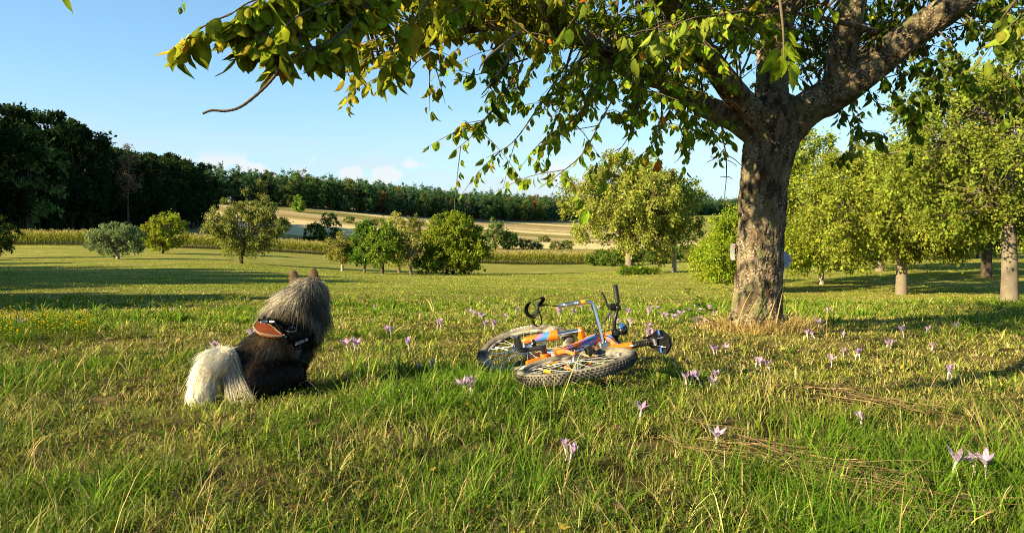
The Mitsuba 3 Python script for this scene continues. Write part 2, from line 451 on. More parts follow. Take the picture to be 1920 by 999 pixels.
mid = on_ground(1180, 45)
tree('cherry_tree', mid, 'broad pale green fruit tree standing alone in the middle of the meadow', 'tree', grey_bark, seed=11, height=7.9, width=8.2, trunk_r=0.22, clear=2.5, n_clumps=230, per_clump=200, leaf=0.155, base=(0.269, 0.307, 0.062), clump=0.62, yellow=0.02, tint=(0.36, 0.26, 0.05))
p2 = on_ground(1264, 46)
tree('cherry_tree', p2, 'smaller fruit tree with whitish trunk just right of the broad pale green tree', 'tree', pale_bark, seed=12, height=6.6, width=4.2, trunk_r=0.14, clear=2.2, n_clumps=80, per_clump=150, leaf=0.15, base=(0.188, 0.249, 0.043), clump=0.55)

tree('apple_tree', on_ground(220, 70), 'low grey-green apple tree with short trunk in front of the left maize', 'tree', pale_bark, seed=21, height=3.6, width=6.0, trunk_r=0.17, clear=0.6, n_clumps=110, per_clump=120, leaf=0.17, base=(0.152, 0.209, 0.089), clump=0.45, yellow=0.02)
tree('fruit_tree', on_ground(305, 92), 'upright yellow-green fruit tree between low apple tree and leaning tree', 'tree', dark_bark, seed=22, height=5.6, width=5.6, trunk_r=0.16, clear=0.5, n_clumps=110, per_clump=110, leaf=0.22, base=(0.232, 0.279, 0.029), clump=0.55, bushy=True)
tree('apple_tree', on_ground(452, 60), 'olive green apple tree with dark leaning trunk and drooping sides', 'tree', dark_bark, seed=23, height=6.0, width=6.6, trunk_r=0.17, clear=1.2, lean=(0.9, 0), n_clumps=170, per_clump=150, leaf=0.15, base=(0.170, 0.199, 0.047), clump=0.5, yellow=0.02, droop=0.5, tint=(0.30, 0.22, 0.05))
tree('dark_tree', on_ground(-8, 72), 'dark tree cut by the left edge of the picture', 'tree', dark_bark, seed=24, height=4.6, width=4.0, trunk_r=0.15, clear=0.8, n_clumps=80, per_clump=120, leaf=0.17, base=DEEP, clump=0.45)

# the little group in the middle distance
tree('young_tree', on_ground(642, 55), 'small pale young tree with thin grey trunk, first of the hedge group', 'tree', pale_bark, seed=31, height=3.0, width=2.6, trunk_r=0.10, clear=1.1, n_clumps=45, per_clump=100, leaf=0.14, base=PALE, clump=0.36)
tree('young_tree', on_ground(683, 55), 'deep green tree with pointed top in the hedge group', 'tree', grey_bark, seed=32, height=4.2, width=2.7, trunk_r=0.11, clear=0.7, n_clumps=75, per_clump=130, leaf=0.15, base=(0.081, 0.170, 0.022), clump=0.4, top=2.6)
tree('young_tree', on_ground(717, 54), 'green tree with dark forked trunk in the hedge group', 'tree', dark_bark, seed=33, height=3.9, width=3.4, trunk_r=0.13, clear=1.0, n_clumps=90, per_clump=120, leaf=0.15, base=(0.134, 0.209, 0.027), clump=0.42)
tree('young_tree', on_ground(748, 62), 'pale olive tree behind the forked trunk of the hedge group', 'tree', grey_bark, seed=34, height=3.7, width=3.6, trunk_r=0.13, clear=1.1, n_clumps=80, per_clump=105, leaf=0.17, base=(0.242, 0.268, 0.059), clump=0.5)
tree('bare_tree', on_ground(770, 54), 'thin half-bare grey tree beside the large round bush', 'tree', grey_bark, seed=35, height=3.2, width=2.2, trunk_r=0.11, clear=1.0, n_clumps=60, per_clump=14, leaf=0.15, base=(0.232, 0.228, 0.062), clump=0.35)
tree('round_bush', on_ground(850, 57), 'large round yellow-green bush reaching the ground in the meadow', 'bush', dark_bark, seed=36, height=5.0, width=5.5, trunk_r=0.16, clear=0.3, n_clumps=230, per_clump=140, leaf=0.16, base=(0.170, 0.228, 0.022), clump=0.5, bushy=True, droop=0.5)
tree('round_bush', on_ground(800, 55), 'low dark green bush at the left foot of the large round bush', 'bush', dark_bark, seed=37, height=2.2, width=2.0, trunk_r=0.06, clear=0.2, n_clumps=40, per_clump=110, leaf=0.15, base=(0.090, 0.159, 0.019), clump=0.35, bushy=True)

# beyond the maize
tree('far_tree', on_ground(588, 190), 'left of the two dark rounded trees on the stubble field', 'tree', dark_bark, seed=41, height=7.0, width=5.4, trunk_r=0.2, clear=0.3, n_clumps=50, per_clump=60, leaf=0.42, base=DEEP, clump=0.7, bushy=True)
tree('far_tree', on_ground(619, 186), 'right of the two dark rounded trees on the stubble field', 'tree', dark_bark, seed=42, height=8.6, width=6.0, trunk_r=0.2, clear=0.3, n_clumps=60, per_clump=60, leaf=0.42, base=(0.043, 0.101, 0.020), clump=0.7, bushy=True)
tree('far_tree', on_ground(745, 220), 'pale yellow willow-like tree in front of the far wood', 'tree', grey_bark, seed=43, height=11.5, width=6.5, trunk_r=0.2, clear=0.5, n_clumps=60, per_clump=60, leaf=0.45, base=(0.357, 0.353, 0.089), clump=0.9, bushy=True)
tree('far_tree', on_ground(775, 215), 'mixed green and brown tree right of the pale willow-like tree', 'tree', dark_bark, seed=44, height=10.0, width=7.0, trunk_r=0.2, clear=0.4, n_clumps=60, per_clump=60, leaf=0.45, base=(0.124, 0.170, 0.029), clump=0.9, bushy=True, yellow=0.25, tint=(0.2, 0.12, 0.03))
tree('far_tree', on_ground(560, 370), 'light green round tree at the foot of the far wood', 'tree', dark_bark, seed=45, height=8.5, width=6.5, trunk_r=0.25, clear=0.6, n_clumps=50, per_clump=60, leaf=0.6, base=(0.134, 0.228, 0.030), clump=1.0, bushy=True)
tree('far_tree', on_ground(928, 225), 'grey-green tree on the hedge bank right of the round bush', 'tree', dark_bark, seed=46, height=9.0, width=7.0, trunk_r=0.25, clear=0.6, n_clumps=60, per_clump=60, leaf=0.48, base=(0.124, 0.188, 0.050), clump=0.9, bushy=True)
tree('far_tree', on_ground(953, 228), 'dark green tree on the hedge bank beside the grey-green one', 'tree', dark_bark, seed=47, height=6.0, width=8.0, trunk_r=0.25, clear=0.3, n_clumps=60, per_clump=60, leaf=0.48, base=(0.072, 0.140, 0.027), clump=0.9, bushy=True)
FB = ['first low bush right of the dark green hedge bank tree, on the stubble field', 'second low bush right of the hedge bank tree, on the stubble field', 'small bush standing alone on the stubble, left of the pair by the broad fruit tree', 'small round bush on the stubble nearest the left side of the broad fruit tree',
      'flat bush far up on the stubble below the far wood', 'small bush below the far wood above the pale young tree', 'small bush below the far wood just left of the pale willow-like tree']
HBL = ['dark hedge bush at the meadow edge left of the broad fruit tree', 'dark hedge bush directly behind the left half of the broad fruit tree', 'dark hedge bush seen between the two trunks of the middle fruit trees', 'dark hedge bush right of the whitish trunk at the meadow edge']
OTL = ['background orchard tree left of the pale grey trunk, seen below its crown', 'background orchard tree just right of the pale grey trunk', 'background orchard tree midway between pale grey trunk and dark leaning trunk', 'far background orchard tree left of the dark leaning trunk', 'background orchard tree right behind the dark leaning trunk',
       'farthest orchard tree close to the right side of the big trunk', 'background orchard tree cut by the right picture edge', 'far orchard tree behind the grey trunk at the right edge']
for i, (px, D, h, w) in enumerate([(982, 232, 3.6, 5), (1006, 235, 2.6, 4.2), (1043, 232, 2.3, 4.0), (1064, 232, 2.9, 4.2), (1020, 300, 2.4, 6), (655, 330, 3.0, 4.5), (700, 330, 2.6, 4.2)]):
    tree('field_bush', on_ground(px, D), FB[i], 'bush', dark_bark, seed=50 + i, height=h, width=w, trunk_r=0.1, clear=0.1, n_clumps=26, per_clump=50, leaf=0.42, base=(0.107, 0.170, 0.035) if i % 2 else (0.13, 0.15, 0.04), clump=0.7, bushy=True)
for i, (px, D, h, w) in enumerate([(1128, 118, 2.4, 5), (1160, 112, 2.7, 6), (1222, 112, 2.9, 8), (1290, 118, 2.6, 8)]):
    tree('hedge_bush', on_ground(px, D), HBL[i], 'bush', dark_bark, seed=60 + i, height=h, width=w, trunk_r=0.1, clear=0.1, n_clumps=50, per_clump=70, leaf=0.3, base=(0.081, 0.140, 0.022), clump=0.6, bushy=True)

tree('weeds', on_ground(1192, 44), 'low green weeds around the foot of the broad fruit tree', 'weeds', dark_bark, seed=69, height=0.32, width=3.4, trunk_r=0.03, clear=0.05, n_clumps=40, per_clump=60, leaf=0.13, base=(0.090, 0.159, 0.014), clump=0.3, bushy=True)

# right: the orchard
tree('green_bush', on_ground(1385, 24), 'bright green bush left of the big trunk, behind the bicycle', 'bush', dark_bark, seed=71, height=2.75, width=2.4, trunk_r=0.06, clear=0.2, n_clumps=120, per_clump=160, leaf=0.085, base=(0.188, 0.268, 0.022), clump=0.36, bushy=True)
tree('green_bush', on_ground(1335, 30), 'low yellowish bush at the left foot of the bright green bush', 'bush', dark_bark, seed=72, height=1.9, width=2.2, trunk_r=0.06, clear=0.2, n_clumps=70, per_clump=140, leaf=0.085, base=(0.232, 0.288, 0.029), clump=0.36, bushy=True)
tree('cherry_tree', on_ground(1540, 29), 'tall yellow-green tree close behind the right side of the big trunk', 'tree', pale_bark, seed=73, height=6.2, width=6.4, trunk_r=0.10, clear=1.0, n_clumps=240, per_clump=180, leaf=0.115, base=(0.222, 0.279, 0.029), clump=0.5, bushy=True)
tree('cherry_tree', on_ground(1690, 22.5), 'fruit tree with short pale grey trunk and wide crown in the right orchard', 'tree', grey_bark, seed=74, height=4.9, width=6.8, depth=5.4, trunk_r=0.155, clear=1.5, n_clumps=300, per_clump=175, leaf=0.10, base=(0.232, 0.279, 0.040), clump=0.42, yellow=0.02)
tree('cherry_tree', on_ground(1893, 17.5), 'tall fruit tree with grey trunk near the right edge', 'tree', grey_bark, seed=75, height=6.4, width=6.2, trunk_r=0.17, clear=2.0, n_clumps=330, per_clump=170, leaf=0.092, base=(0.188, 0.239, 0.035), clump=0.44, yellow=0.02)
tree('cherry_tree', on_ground(1848, 33), 'fruit tree with dark leaning trunk left of the right edge tree', 'tree', dark_bark, seed=76, height=6.6, width=7.5, trunk_r=0.21, clear=1.9, lean=(0.5, 0), n_clumps=190, per_clump=140, leaf=0.145, base=(0.152, 0.209, 0.032), clump=0.55)
tree('cherry_tree', on_ground(1650, 40), 'fruit tree standing behind the pale grey trunk in the orchard', 'tree', grey_bark, seed=77, height=6.4, width=7.5, trunk_r=0.2, clear=1.7, n_clumps=190, per_clump=140, leaf=0.15, base=(0.178, 0.228, 0.035), clump=0.55)
for i, (px, D) in enumerate([(1622, 60), (1700, 66), (1745, 58), (1785, 72), (1835, 62), (1580, 75), (1960, 48), (1900, 80)]):
    tree('orchard_tree', on_ground(px, D), OTL[i], 'tree', dark_bark, seed=80 + i, height=6.2 + (i % 3) * 0.6, width=7.0, trunk_r=0.2, clear=1.9, n_clumps=70, per_clump=90, leaf=0.22, base=(0.107, 0.170, 0.025), clump=0.7)
# left of the picture: the orchard goes on and throws its long shadows across the meadow
for i, (x, y, h) in enumerate([(-25.5, 3.6, 7.6), (-22.5, 6.2, 6.4), (-24, 19.5, 6.4), (-27.5, 24.5, 6.8), (-31.5, 29, 7.0), (-36, 33.5, 7.0), (-38, 23, 8.6), (-43, 29, 8.6), (-47, 37, 8.6), (-58, 46, 8.4), (-34, 16, 8.2), (-31, 9, 7.0), (-66, 56, 7.5)]):
    tree('orchard_tree', (x, y, float(ground(x, y))), 'orchard tree standing left of the view', 'tree', dark_bark, group='orchard trees left of the view', seed=95 + i, height=h, width=h * 1.15, trunk_r=0.2, clear=1.4, n_clumps=120, per_clump=90, leaf=0.34, base=(0.124, 0.178, 0.032), clump=0.7)

# ---------------------------------------------------------------- woods


def forest_tree(seed, height=24.0, width=11.0, leaf=0.85, n_clumps=34, per=80, base=(0.022, 0.045, 0.014), yellow=0.0, clump=2.0):
    st, w, c = tree_mesh(seed, height, width, 0.35, height * 0.22, n_clumps, per, leaf, base, var=0.22, yellow=yellow, clump=clump, bushy=True, top=0.9, droop=0.25)
    return join([st, w]), c


KINDS = {}
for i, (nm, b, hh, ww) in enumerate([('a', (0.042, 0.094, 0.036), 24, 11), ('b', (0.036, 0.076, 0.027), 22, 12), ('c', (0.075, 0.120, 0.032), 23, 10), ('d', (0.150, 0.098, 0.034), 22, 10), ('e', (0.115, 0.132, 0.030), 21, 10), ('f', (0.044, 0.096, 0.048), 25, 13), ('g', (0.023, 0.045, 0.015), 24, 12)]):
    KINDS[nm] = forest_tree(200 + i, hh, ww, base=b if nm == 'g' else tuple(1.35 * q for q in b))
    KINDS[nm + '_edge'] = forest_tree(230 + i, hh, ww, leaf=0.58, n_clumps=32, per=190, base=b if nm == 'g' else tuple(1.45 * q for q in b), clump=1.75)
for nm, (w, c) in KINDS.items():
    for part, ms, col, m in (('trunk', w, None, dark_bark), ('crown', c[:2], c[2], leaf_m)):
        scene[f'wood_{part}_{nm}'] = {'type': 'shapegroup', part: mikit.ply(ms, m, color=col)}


def wood_tree(k, nm, pos, rot, s, sz=1.0):
    M = T().translate(list(map(float, pos))).rotate([0, 0, 1], math.degrees(rot)).scale([s, s, s * sz])
    for part in ('trunk', 'crown'):
        scene[f'{k}__{part}'] = {'type': 'instance', 'to_world': M, 'shape': {'type': 'ref', 'id': f'wood_{part}_{nm}'}}


rng = np.random.default_rng(5)
# left wood: its edge runs away from us, the trees of the edge are things, those behind the edge are one mass
edge = np.array([[-97, 122], [-98, 140], [-101, 160], [-104, 180], [-107, 205], [-110, 228], [-112, 252], [-118, 268]], float)
mass = []
ep = spline(edge, 4)
L = np.r_[0, np.cumsum(np.linalg.norm(np.diff(ep, axis=0), axis=1))]
for d in np.arange(0, L[-1], 5.6):
    x, y = [np.interp(d, L, ep[:, k]) for k in (0, 1)]
    x, y = x + rng.normal(0, 0.9) - 2, y + rng.normal(0, 0.8)
    k = thing('edge_tree', 'tall dark shaded tree in the edge of the left wood', 'tree', 'trees in the edge of the left wood')
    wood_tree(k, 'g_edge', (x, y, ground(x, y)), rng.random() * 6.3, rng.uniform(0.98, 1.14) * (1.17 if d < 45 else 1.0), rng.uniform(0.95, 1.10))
    for r in range(1, 7):
        mass.append((x - r * 7.5 + rng.normal(0, 1.5), y + rng.normal(0, 2), 1.14 + rng.uniform(-0.1, 0.16)))
for x, y in [(-104, 114), (-112, 109), (-110, 119), (-119, 113), (-121, 121), (-128, 107), (-131, 117), (-139, 110), (-146, 104), (-140, 120), (-152, 113)]:  # unseen corner trees, added to keep the sun off the wood edge
    mass.append((x, y, rng.uniform(1.05, 1.2)))
for i, (x, y, s) in enumerate(mass):
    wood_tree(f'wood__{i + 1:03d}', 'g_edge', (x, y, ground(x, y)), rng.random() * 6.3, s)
tag('wood', 'dark mass of the left wood behind its edge trees, with unseen trees added at its near corner', 'wood', kind='stuff')
k = thing('yellow_tree', 'sunlit yellow-green treetop in the left wood near the picture edge', 'tree')
wood_tree(k, 'c', (-96.5, 138, ground(-96.5, 138)), 1.0, 1.02, 1.0)
# the pale dead tree in front of the left wood
st, w, c = tree_mesh(301, 23, 5, 0.09, 16, 60, 30, 0.34, (0.20, 0.125, 0.085), clump=1.0)
w = join([st, w])
k = thing('dead_tree', 'pale brown dead tree standing in front of the left wood', 'tree')
dpos = np.array([(240 - 960) / FOC * 172, 172, 0])
dpos[2] = ground(dpos[0], dpos[1])
put('trunk', place(w, dpos), solid('dead_wood', (0.13, 0.09, 0.065), 0.9), k, smooth=True)
put('crown', place(c, dpos)[:2], leaf_m, k, color=c[2])

# far wood across the valley
fe = np.array([[-215, 345], [-162, 392], [-105, 428], [-60, 478], [-5, 560], [35, 625], [75, 700], [140, 790], [230, 900], [340, 980], [470, 1020]], float)
ep = spline(fe, 6)
L = np.r_[0, np.cumsum(np.linalg.norm(np.diff(ep, axis=0), axis=1))]
tn = unit(np.gradient(ep, axis=0))
far_mass = []
for d in np.arange(0, L[-1], 8.2):
    x, y = [np.interp(d, L, ep[:, k]) for k in (0, 1)]
    nx, ny = -np.interp(d, L, tn[:, 1]), np.interp(d, L, tn[:, 0])
    s0 = rng.uniform(0.55, 0.95)
    xx, yy = x + rng.normal(0, 2), y + rng.normal(0, 2)
    nm = rng.choice(list('abcdef'), p=[.30, .25, .17, .02, .04, .22])
    if yy < 760:
        k = thing('forest_tree', 'broadleaf tree in the front row of the far wood across the valley', 'tree', 'front row trees of the far wood')
        wood_tree(k, nm + '_edge', (xx, yy, ground(xx, yy)), rng.random() * 6.3, s0)
    else:
        far_mass.append((xx, yy, s0, nm))
    for r in range(1, 8):
        nm = rng.choice(list('abcdef'), p=[.26, .22, .17, .10, .07, .18])
        far_mass.append((x + nx * r * 8.5 + rng.normal(0, 3), y + ny * r * 8.5 + rng.normal(0, 3), rng.uniform(0.72, 1.0), nm))
for i, (x, y, s, nm) in enumerate(far_mass):
    wood_tree(f'far_wood__{i + 1:03d}', nm, (x, y, ground(x, y)), rng.random() * 6.3, s)
tag('far_wood', 'mass of the far wood behind its front row with a few brown crowns', 'wood', kind='stuff')

# ---------------------------------------------------------------- maize


def maize():
    rng = np.random.default_rng(77)
    X, Y = [], []
    for r in range(14):
        x = np.arange(-92, 48, 0.26) + rng.normal(0, 0.06, len(np.arange(-92, 48, 0.26)))
        X.append(x)
        Y.append(corn_front(x) + r * 0.75 + rng.normal(0, 0.08, len(x)))
    X, Y = np.concatenate(X), np.concatenate(Y)
    n = len(X)
    P = np.stack([X, Y, ground(X, Y)], 1)
    H = rng.normal(2.15, 0.22, n) * (0.9 + 0.2 * meshkit.noise(np.stack([X * 0.2, Y * 0.2, X * 0], 1), 4))
    base = np.array([0.24, 0.27, 0.032])
    parts = []
    # stalk as an upright narrow leaf, five arching leaves, a pale tassel
    up = np.tile([0, 0, 1.0], (n, 1))
    parts.append(leaves(P, up + rng.normal(0, .04, (n, 3)), rng.normal(0, 1, (n, 3)), H * 0.95, np.full(n, 0.06), leaf_colors(rng, n, (0.14, 0.15, 0.04), 0.15, 0.1)))
    for q in range(5):
        a = rng.random(n) * 6.283
        z = rng.uniform(0.15, 0.85, n) * H
        ax = np.stack([np.cos(a), np.sin(a), rng.uniform(-0.2, 1.0, n)], 1)
        parts.append(leaves(P + up * z[:, None], ax, np.cross(ax, up), rng.uniform(0.55, 0.85, n), np.full(n, 0.13), leaf_colors(rng, n, base, 0.2, 0.12, (0.36, 0.30, 0.10)), curl=0.35))
    for q in range(2):
        parts.append(leaves(P + up * (H * 0.9)[:, None], up + rng.normal(0, .35, (n, 3)), rng.normal(0, 1, (n, 3)), np.full(n, 0.30), np.full(n, 0.09), leaf_colors(rng, n, (0.36, 0.29, 0.12), 0.15, 0)))
    return join(parts)


v, f, c = maize()
put('maize', (v, f), leaf_m, color=c, label='strip of ripening maize along the far edge of the meadow', cat='maize', kind='stuff')
# ---------------------------------------------------------------- the big cherry tree
TREE = thing('big_cherry_tree', 'big old cherry tree with lichened trunk and overhanging boughs, right of the bicycle', 'tree')
rng = np.random.default_rng(42)
base = on_ground(1418, 7.0)


def bough(rows, n=6):
    return spline([np.r_[at(a, b, d), r] for a, b, d, r in rows], n)


def rough_tube(sp, sides, amp, seed, flare=None):
    v, f = tube(sp[:, :3], sp[:, 3], sides)
    n = len(sp) * sides
    cen = np.repeat(sp[:, :3], sides, 0)
    d = unit(v[:n] - cen)
    ang = np.tile(np.arange(sides) / sides * 2 * np.pi, len(sp))
    along = np.repeat(np.r_[0, np.cumsum(np.linalg.norm(np.diff(sp[:, :3], axis=0), axis=1))], sides)
    r = np.repeat(sp[:, 3], sides)
    q = np.stack([np.cos(ang) * 2.4, np.sin(ang) * 2.4, along * 1.3], 1)
    big = meshkit.fbm(q * 0.8, 3, seed) - 0.5
    q2 = np.stack([np.cos(ang) * 9, np.sin(ang) * 9, along * 5], 1)
    fis = meshkit.fbm(q2, 4, seed + 1)
    ridge = np.abs(fis - 0.5) * 2
    h = r * (0.34 * big) + amp * (ridge - 0.35) * np.clip(r / 0.2, 0.35, 1)
    if flare is not None:
        h += flare(along, ang) * r
    v[:n] += d * h[:, None]
    return v, f


def roots(along, ang):
    return np.exp(-along / 0.16) * (0.22 + 0.34 * np.clip(np.cos(ang * 3 + 0.6) * 0.6 + np.cos(ang * 5 + 2) * 0.4, -0.2, 1))


tr = np.array([np.r_[base + [0, 0, -0.12], .285], np.r_[base + [0.0, 0, 0.12], .255], np.r_[at(1424, 520, 7.0), .232], np.r_[at(1428, 420, 7.0), .230], np.r_[at(1434, 330, 7.0), .243], np.r_[at(1446, 262, 7.0), .27], np.r_[at(1452, 222, 7.0), .29], np.r_[at(1455, 190, 7.05), .22]])
wood = [rough_tube(spline(tr, 26), 72, 0.030, 3, roots)]
put('trunk', wood[0], bark_m, TREE, smooth=True)
LIMBS = [
    [(1440, 262, 7.0, .20), (1385, 226, 6.95, .155), (1335, 205, 6.75, .125), (1270, 172, 6.3, .085), (1190, 128, 5.9, .065), (1100, 80, 5.4, .048), (1000, 55, 5.0, .036), (900, 52, 4.8, .026), (800, 85, 4.7, .016), (700, 112, 4.6, .008)],
    [(1440, 250, 7.0, .20), (1385, 185, 6.75, .15), (1330, 110, 6.3, .12), (1260, 20, 5.7, .095), (1160, -90, 4.9, .07), (1000, -160, 3.9, .055), (830, -90, 3.0, .036), (690, -5, 2.35, .020), (600, 45, 2.15, .012), (535, 92, 2.0, .008)],
    [(1446, 250, 7.1, .21), (1447, 160, 7.25, .18), (1452, 80, 7.4, .17), (1470, 0, 7.5, .165), (1482, -120, 7.6, .13), (1460, -300, 7.8, .09), (1430, -480, 8.0, .05)],
    [(1455, 262, 6.98, .21), (1510, 206, 6.85, .19), (1560, 182, 6.75, .175), (1615, 142, 6.6, .165), (1700, 72, 6.4, .155), (1790, 8, 6.2, .14), (1900, -90, 6.0, .11), (2050, -230, 5.8, .07)],
    [(1568, 190, 6.72, .14), (1574, 130, 6.66, .145), (1588, 60, 6.55, .14), (1606, -40, 6.45, .125), (1600, -160, 6.4, .10), (1560, -330, 6.3, .06)],
    [(1470, 215, 7.2, .12), (1600, 130, 7.9, .09), (1720, 60, 8.6, .07), (1850, -20, 9.2, .05), (2000, -120, 9.6, .03)],
    [(1452, 60, 7.4, .09), (1400, -60, 8.0, .08), (1320, -180, 8.8, .06), (1230, -300, 9.2, .03)],
    [(1640, 60, 6.5, .035), (1600, 48, 6.2, .03), (1520, 30, 5.6, .02), (1420, 15, 5.0, .012)],
]
LS = [bough(r, 9) * [1, 1, 1, .90] for r in LIMBS]
for i, s in enumerate(LS):
    put('limb', rough_tube(s, 40 if s[0, 3] > .1 else 16, 0.022 if s[0, 3] > .1 else 0.008, 20 + i), bark_m, TREE, smooth=True)

LEAF_SCALE = 0.80
twigs, LP = [], dict(P=[], A=[], S=[], Ln=[], C=[])
CH = (0.150, 0.225, 0.017)


def add_leaves(P, A, S, Ln, base=CH, yellow=0.10, var=0.3):
    n = len(P)
    LP['P'].append(P), LP['A'].append(A), LP['S'].append(S), LP['Ln'].append(Ln)
    c = leaf_colors(rng, n, base, var, yellow, (0.36, 0.31, 0.03))
    orange = rng.random(n) < 0.006
    c[orange] = (0.50, 0.16, 0.02)
    LP['C'].append(c)


def spray(pts, n_leaf, leaf=0.085, r0=0.007, wild=0.35, sub=3, start=0.1, base=CH, yellow=0.10, spread=1.0, sublen=1.0):
    """a drooping twig with side shoots and hanging cherry leaves"""
    sp = spline(pts, 5)
    twigs.append(tube(sp, np.linspace(r0, 0.0018, len(sp)), 5))
    runs = [(sp, n_leaf)]
    total = np.linalg.norm(np.diff(sp, axis=0), axis=1).sum()
    for _ in range(sub):
        j = rng.integers(1, len(sp) - 1)
        d = unit(unit(sp[j] - sp[j - 1]) + rng.normal(0, 0.55, 3) * spread) * total * rng.uniform(0.18, 0.4) * sublen
        q = spline([sp[j], sp[j] + d * 0.5, sp[j] + d + [0, 0, -0.12 * np.linalg.norm(d)]], 4)
        twigs.append(tube(q, np.linspace(r0 * 0.5, 0.0013, len(q)), 4, caps=False))
        runs.append((q, max(3, int(n_leaf * 0.45))))
    for q, m in runs:
        L_ = np.r_[0, np.cumsum(np.linalg.norm(np.diff(q, axis=0), axis=1))]
        d = np.sort(rng.uniform(start, 1.0, m)) ** 0.85 * L_[-1]
        P = np.stack([np.interp(d, L_, q[:, k]) for k in range(3)], 1)
        tn_ = unit(np.stack([np.interp(d, L_, np.gradient(q[:, k])) for k in range(3)], 1))
        ph = rng.random(m) * 6.283
        out = np.stack([np.cos(ph), np.sin(ph), np.zeros(m)], 1)
        ax = unit(tn_ * 0.35 + out * 0.55 + rng.normal(0, wild * 0.5, (m, 3)) + [0, 0, -1.35])
        pet = leaf * 0.28
        P2 = P + unit(out * 0.8 + [0, 0, -0.3]) * pet
        add_leaves(P2, ax, np.cross(ax, out) + rng.normal(0, 0.45, (m, 3)), leaf * LEAF_SCALE * np.exp(rng.normal(0, 0.27, m)), base, yellow)


def px_spray(rows, *a, **k):
    spray([at(*r) for r in rows], *a, **k)


# near branch over the camera, top left
NEAR = [
    ([(690, -5, 2.35), (600, 10, 2.1), (540, 45, 2.0), (515, 80, 1.96)], 20),
    ([(830, -90, 3.0), (720, -20, 2.4), (560, -10, 2.1), (480, 0, 1.97), (425, 32, 1.93)], 28),
    ([(600, -40, 2.15), (490, 0, 2.0), (455, 35, 1.95), (428, 66, 1.94)], 20),
    ([(640, 10, 2.2), (560, 60, 2.05), (490, 65, 1.98), (462, 78, 1.96)], 20),
    ([(700, -10, 2.4), (660, 50, 2.2), (620, 80, 2.1), (600, 95, 2.1)], 20),
    ([(760, -40, 2.6), (700, 10, 2.35), (650, 30, 2.25), (570, 85, 2.1)], 18),
    ([(720, -30, 2.4), (640, -20, 2.2), (540, 5, 2.07), (470, 15, 2.02)], 18),
    ([(820, -80, 2.8), (760, -20, 2.5), (720, 20, 2.4), (700, 30, 2.4)], 12),
    ([(840, -60, 2.8), (790, 20, 2.5), (750, 70, 2.4), (728, 108, 2.4)], 16),
    ([(920, -60, 3.0), (870, 0, 2.75), (835, 40, 2.65), (822, 62, 2.6)], 14),
    ([(700, -10, 2.4), (640, 60, 2.15), (570, 100, 2.05), (528, 112, 2.0)], 14),
]
for rows, n in NEAR:
    px_spray(rows, int(n * 1.75), leaf=0.076, r0=0.006, sub=3, spread=0.45, sublen=0.4, yellow=0.16, base=(0.16, 0.20, 0.014))
px_spray([(90, -110, 1.9), (110, -60, 1.85), (130, -25, 1.8)], 7, leaf=0.09, sub=0)
px_spray([(310, -80, 1.9), (325, -40, 1.9)], 4, leaf=0.08, sub=0)
# the bare twig that hangs out of the near branch
bt = spline([at(480, 90, 1.98), at(515, 100, 1.97), at(530, 108, 1.96), at(520, 135, 1.95), at(495, 165, 1.93), at(455, 198, 1.9), at(425, 208, 1.89), at(398, 207, 1.88), at(380, 213, 1.87)], 8)
rr = np.linspace(0.0052, 0.0028, len(bt)) * (1 + 0.22 * (np.arange(len(bt)) % 2))
put('twig', tube(bt, rr, 7), twig_m, TREE, smooth=True, label='bare knobbly twig hanging from the near bough')
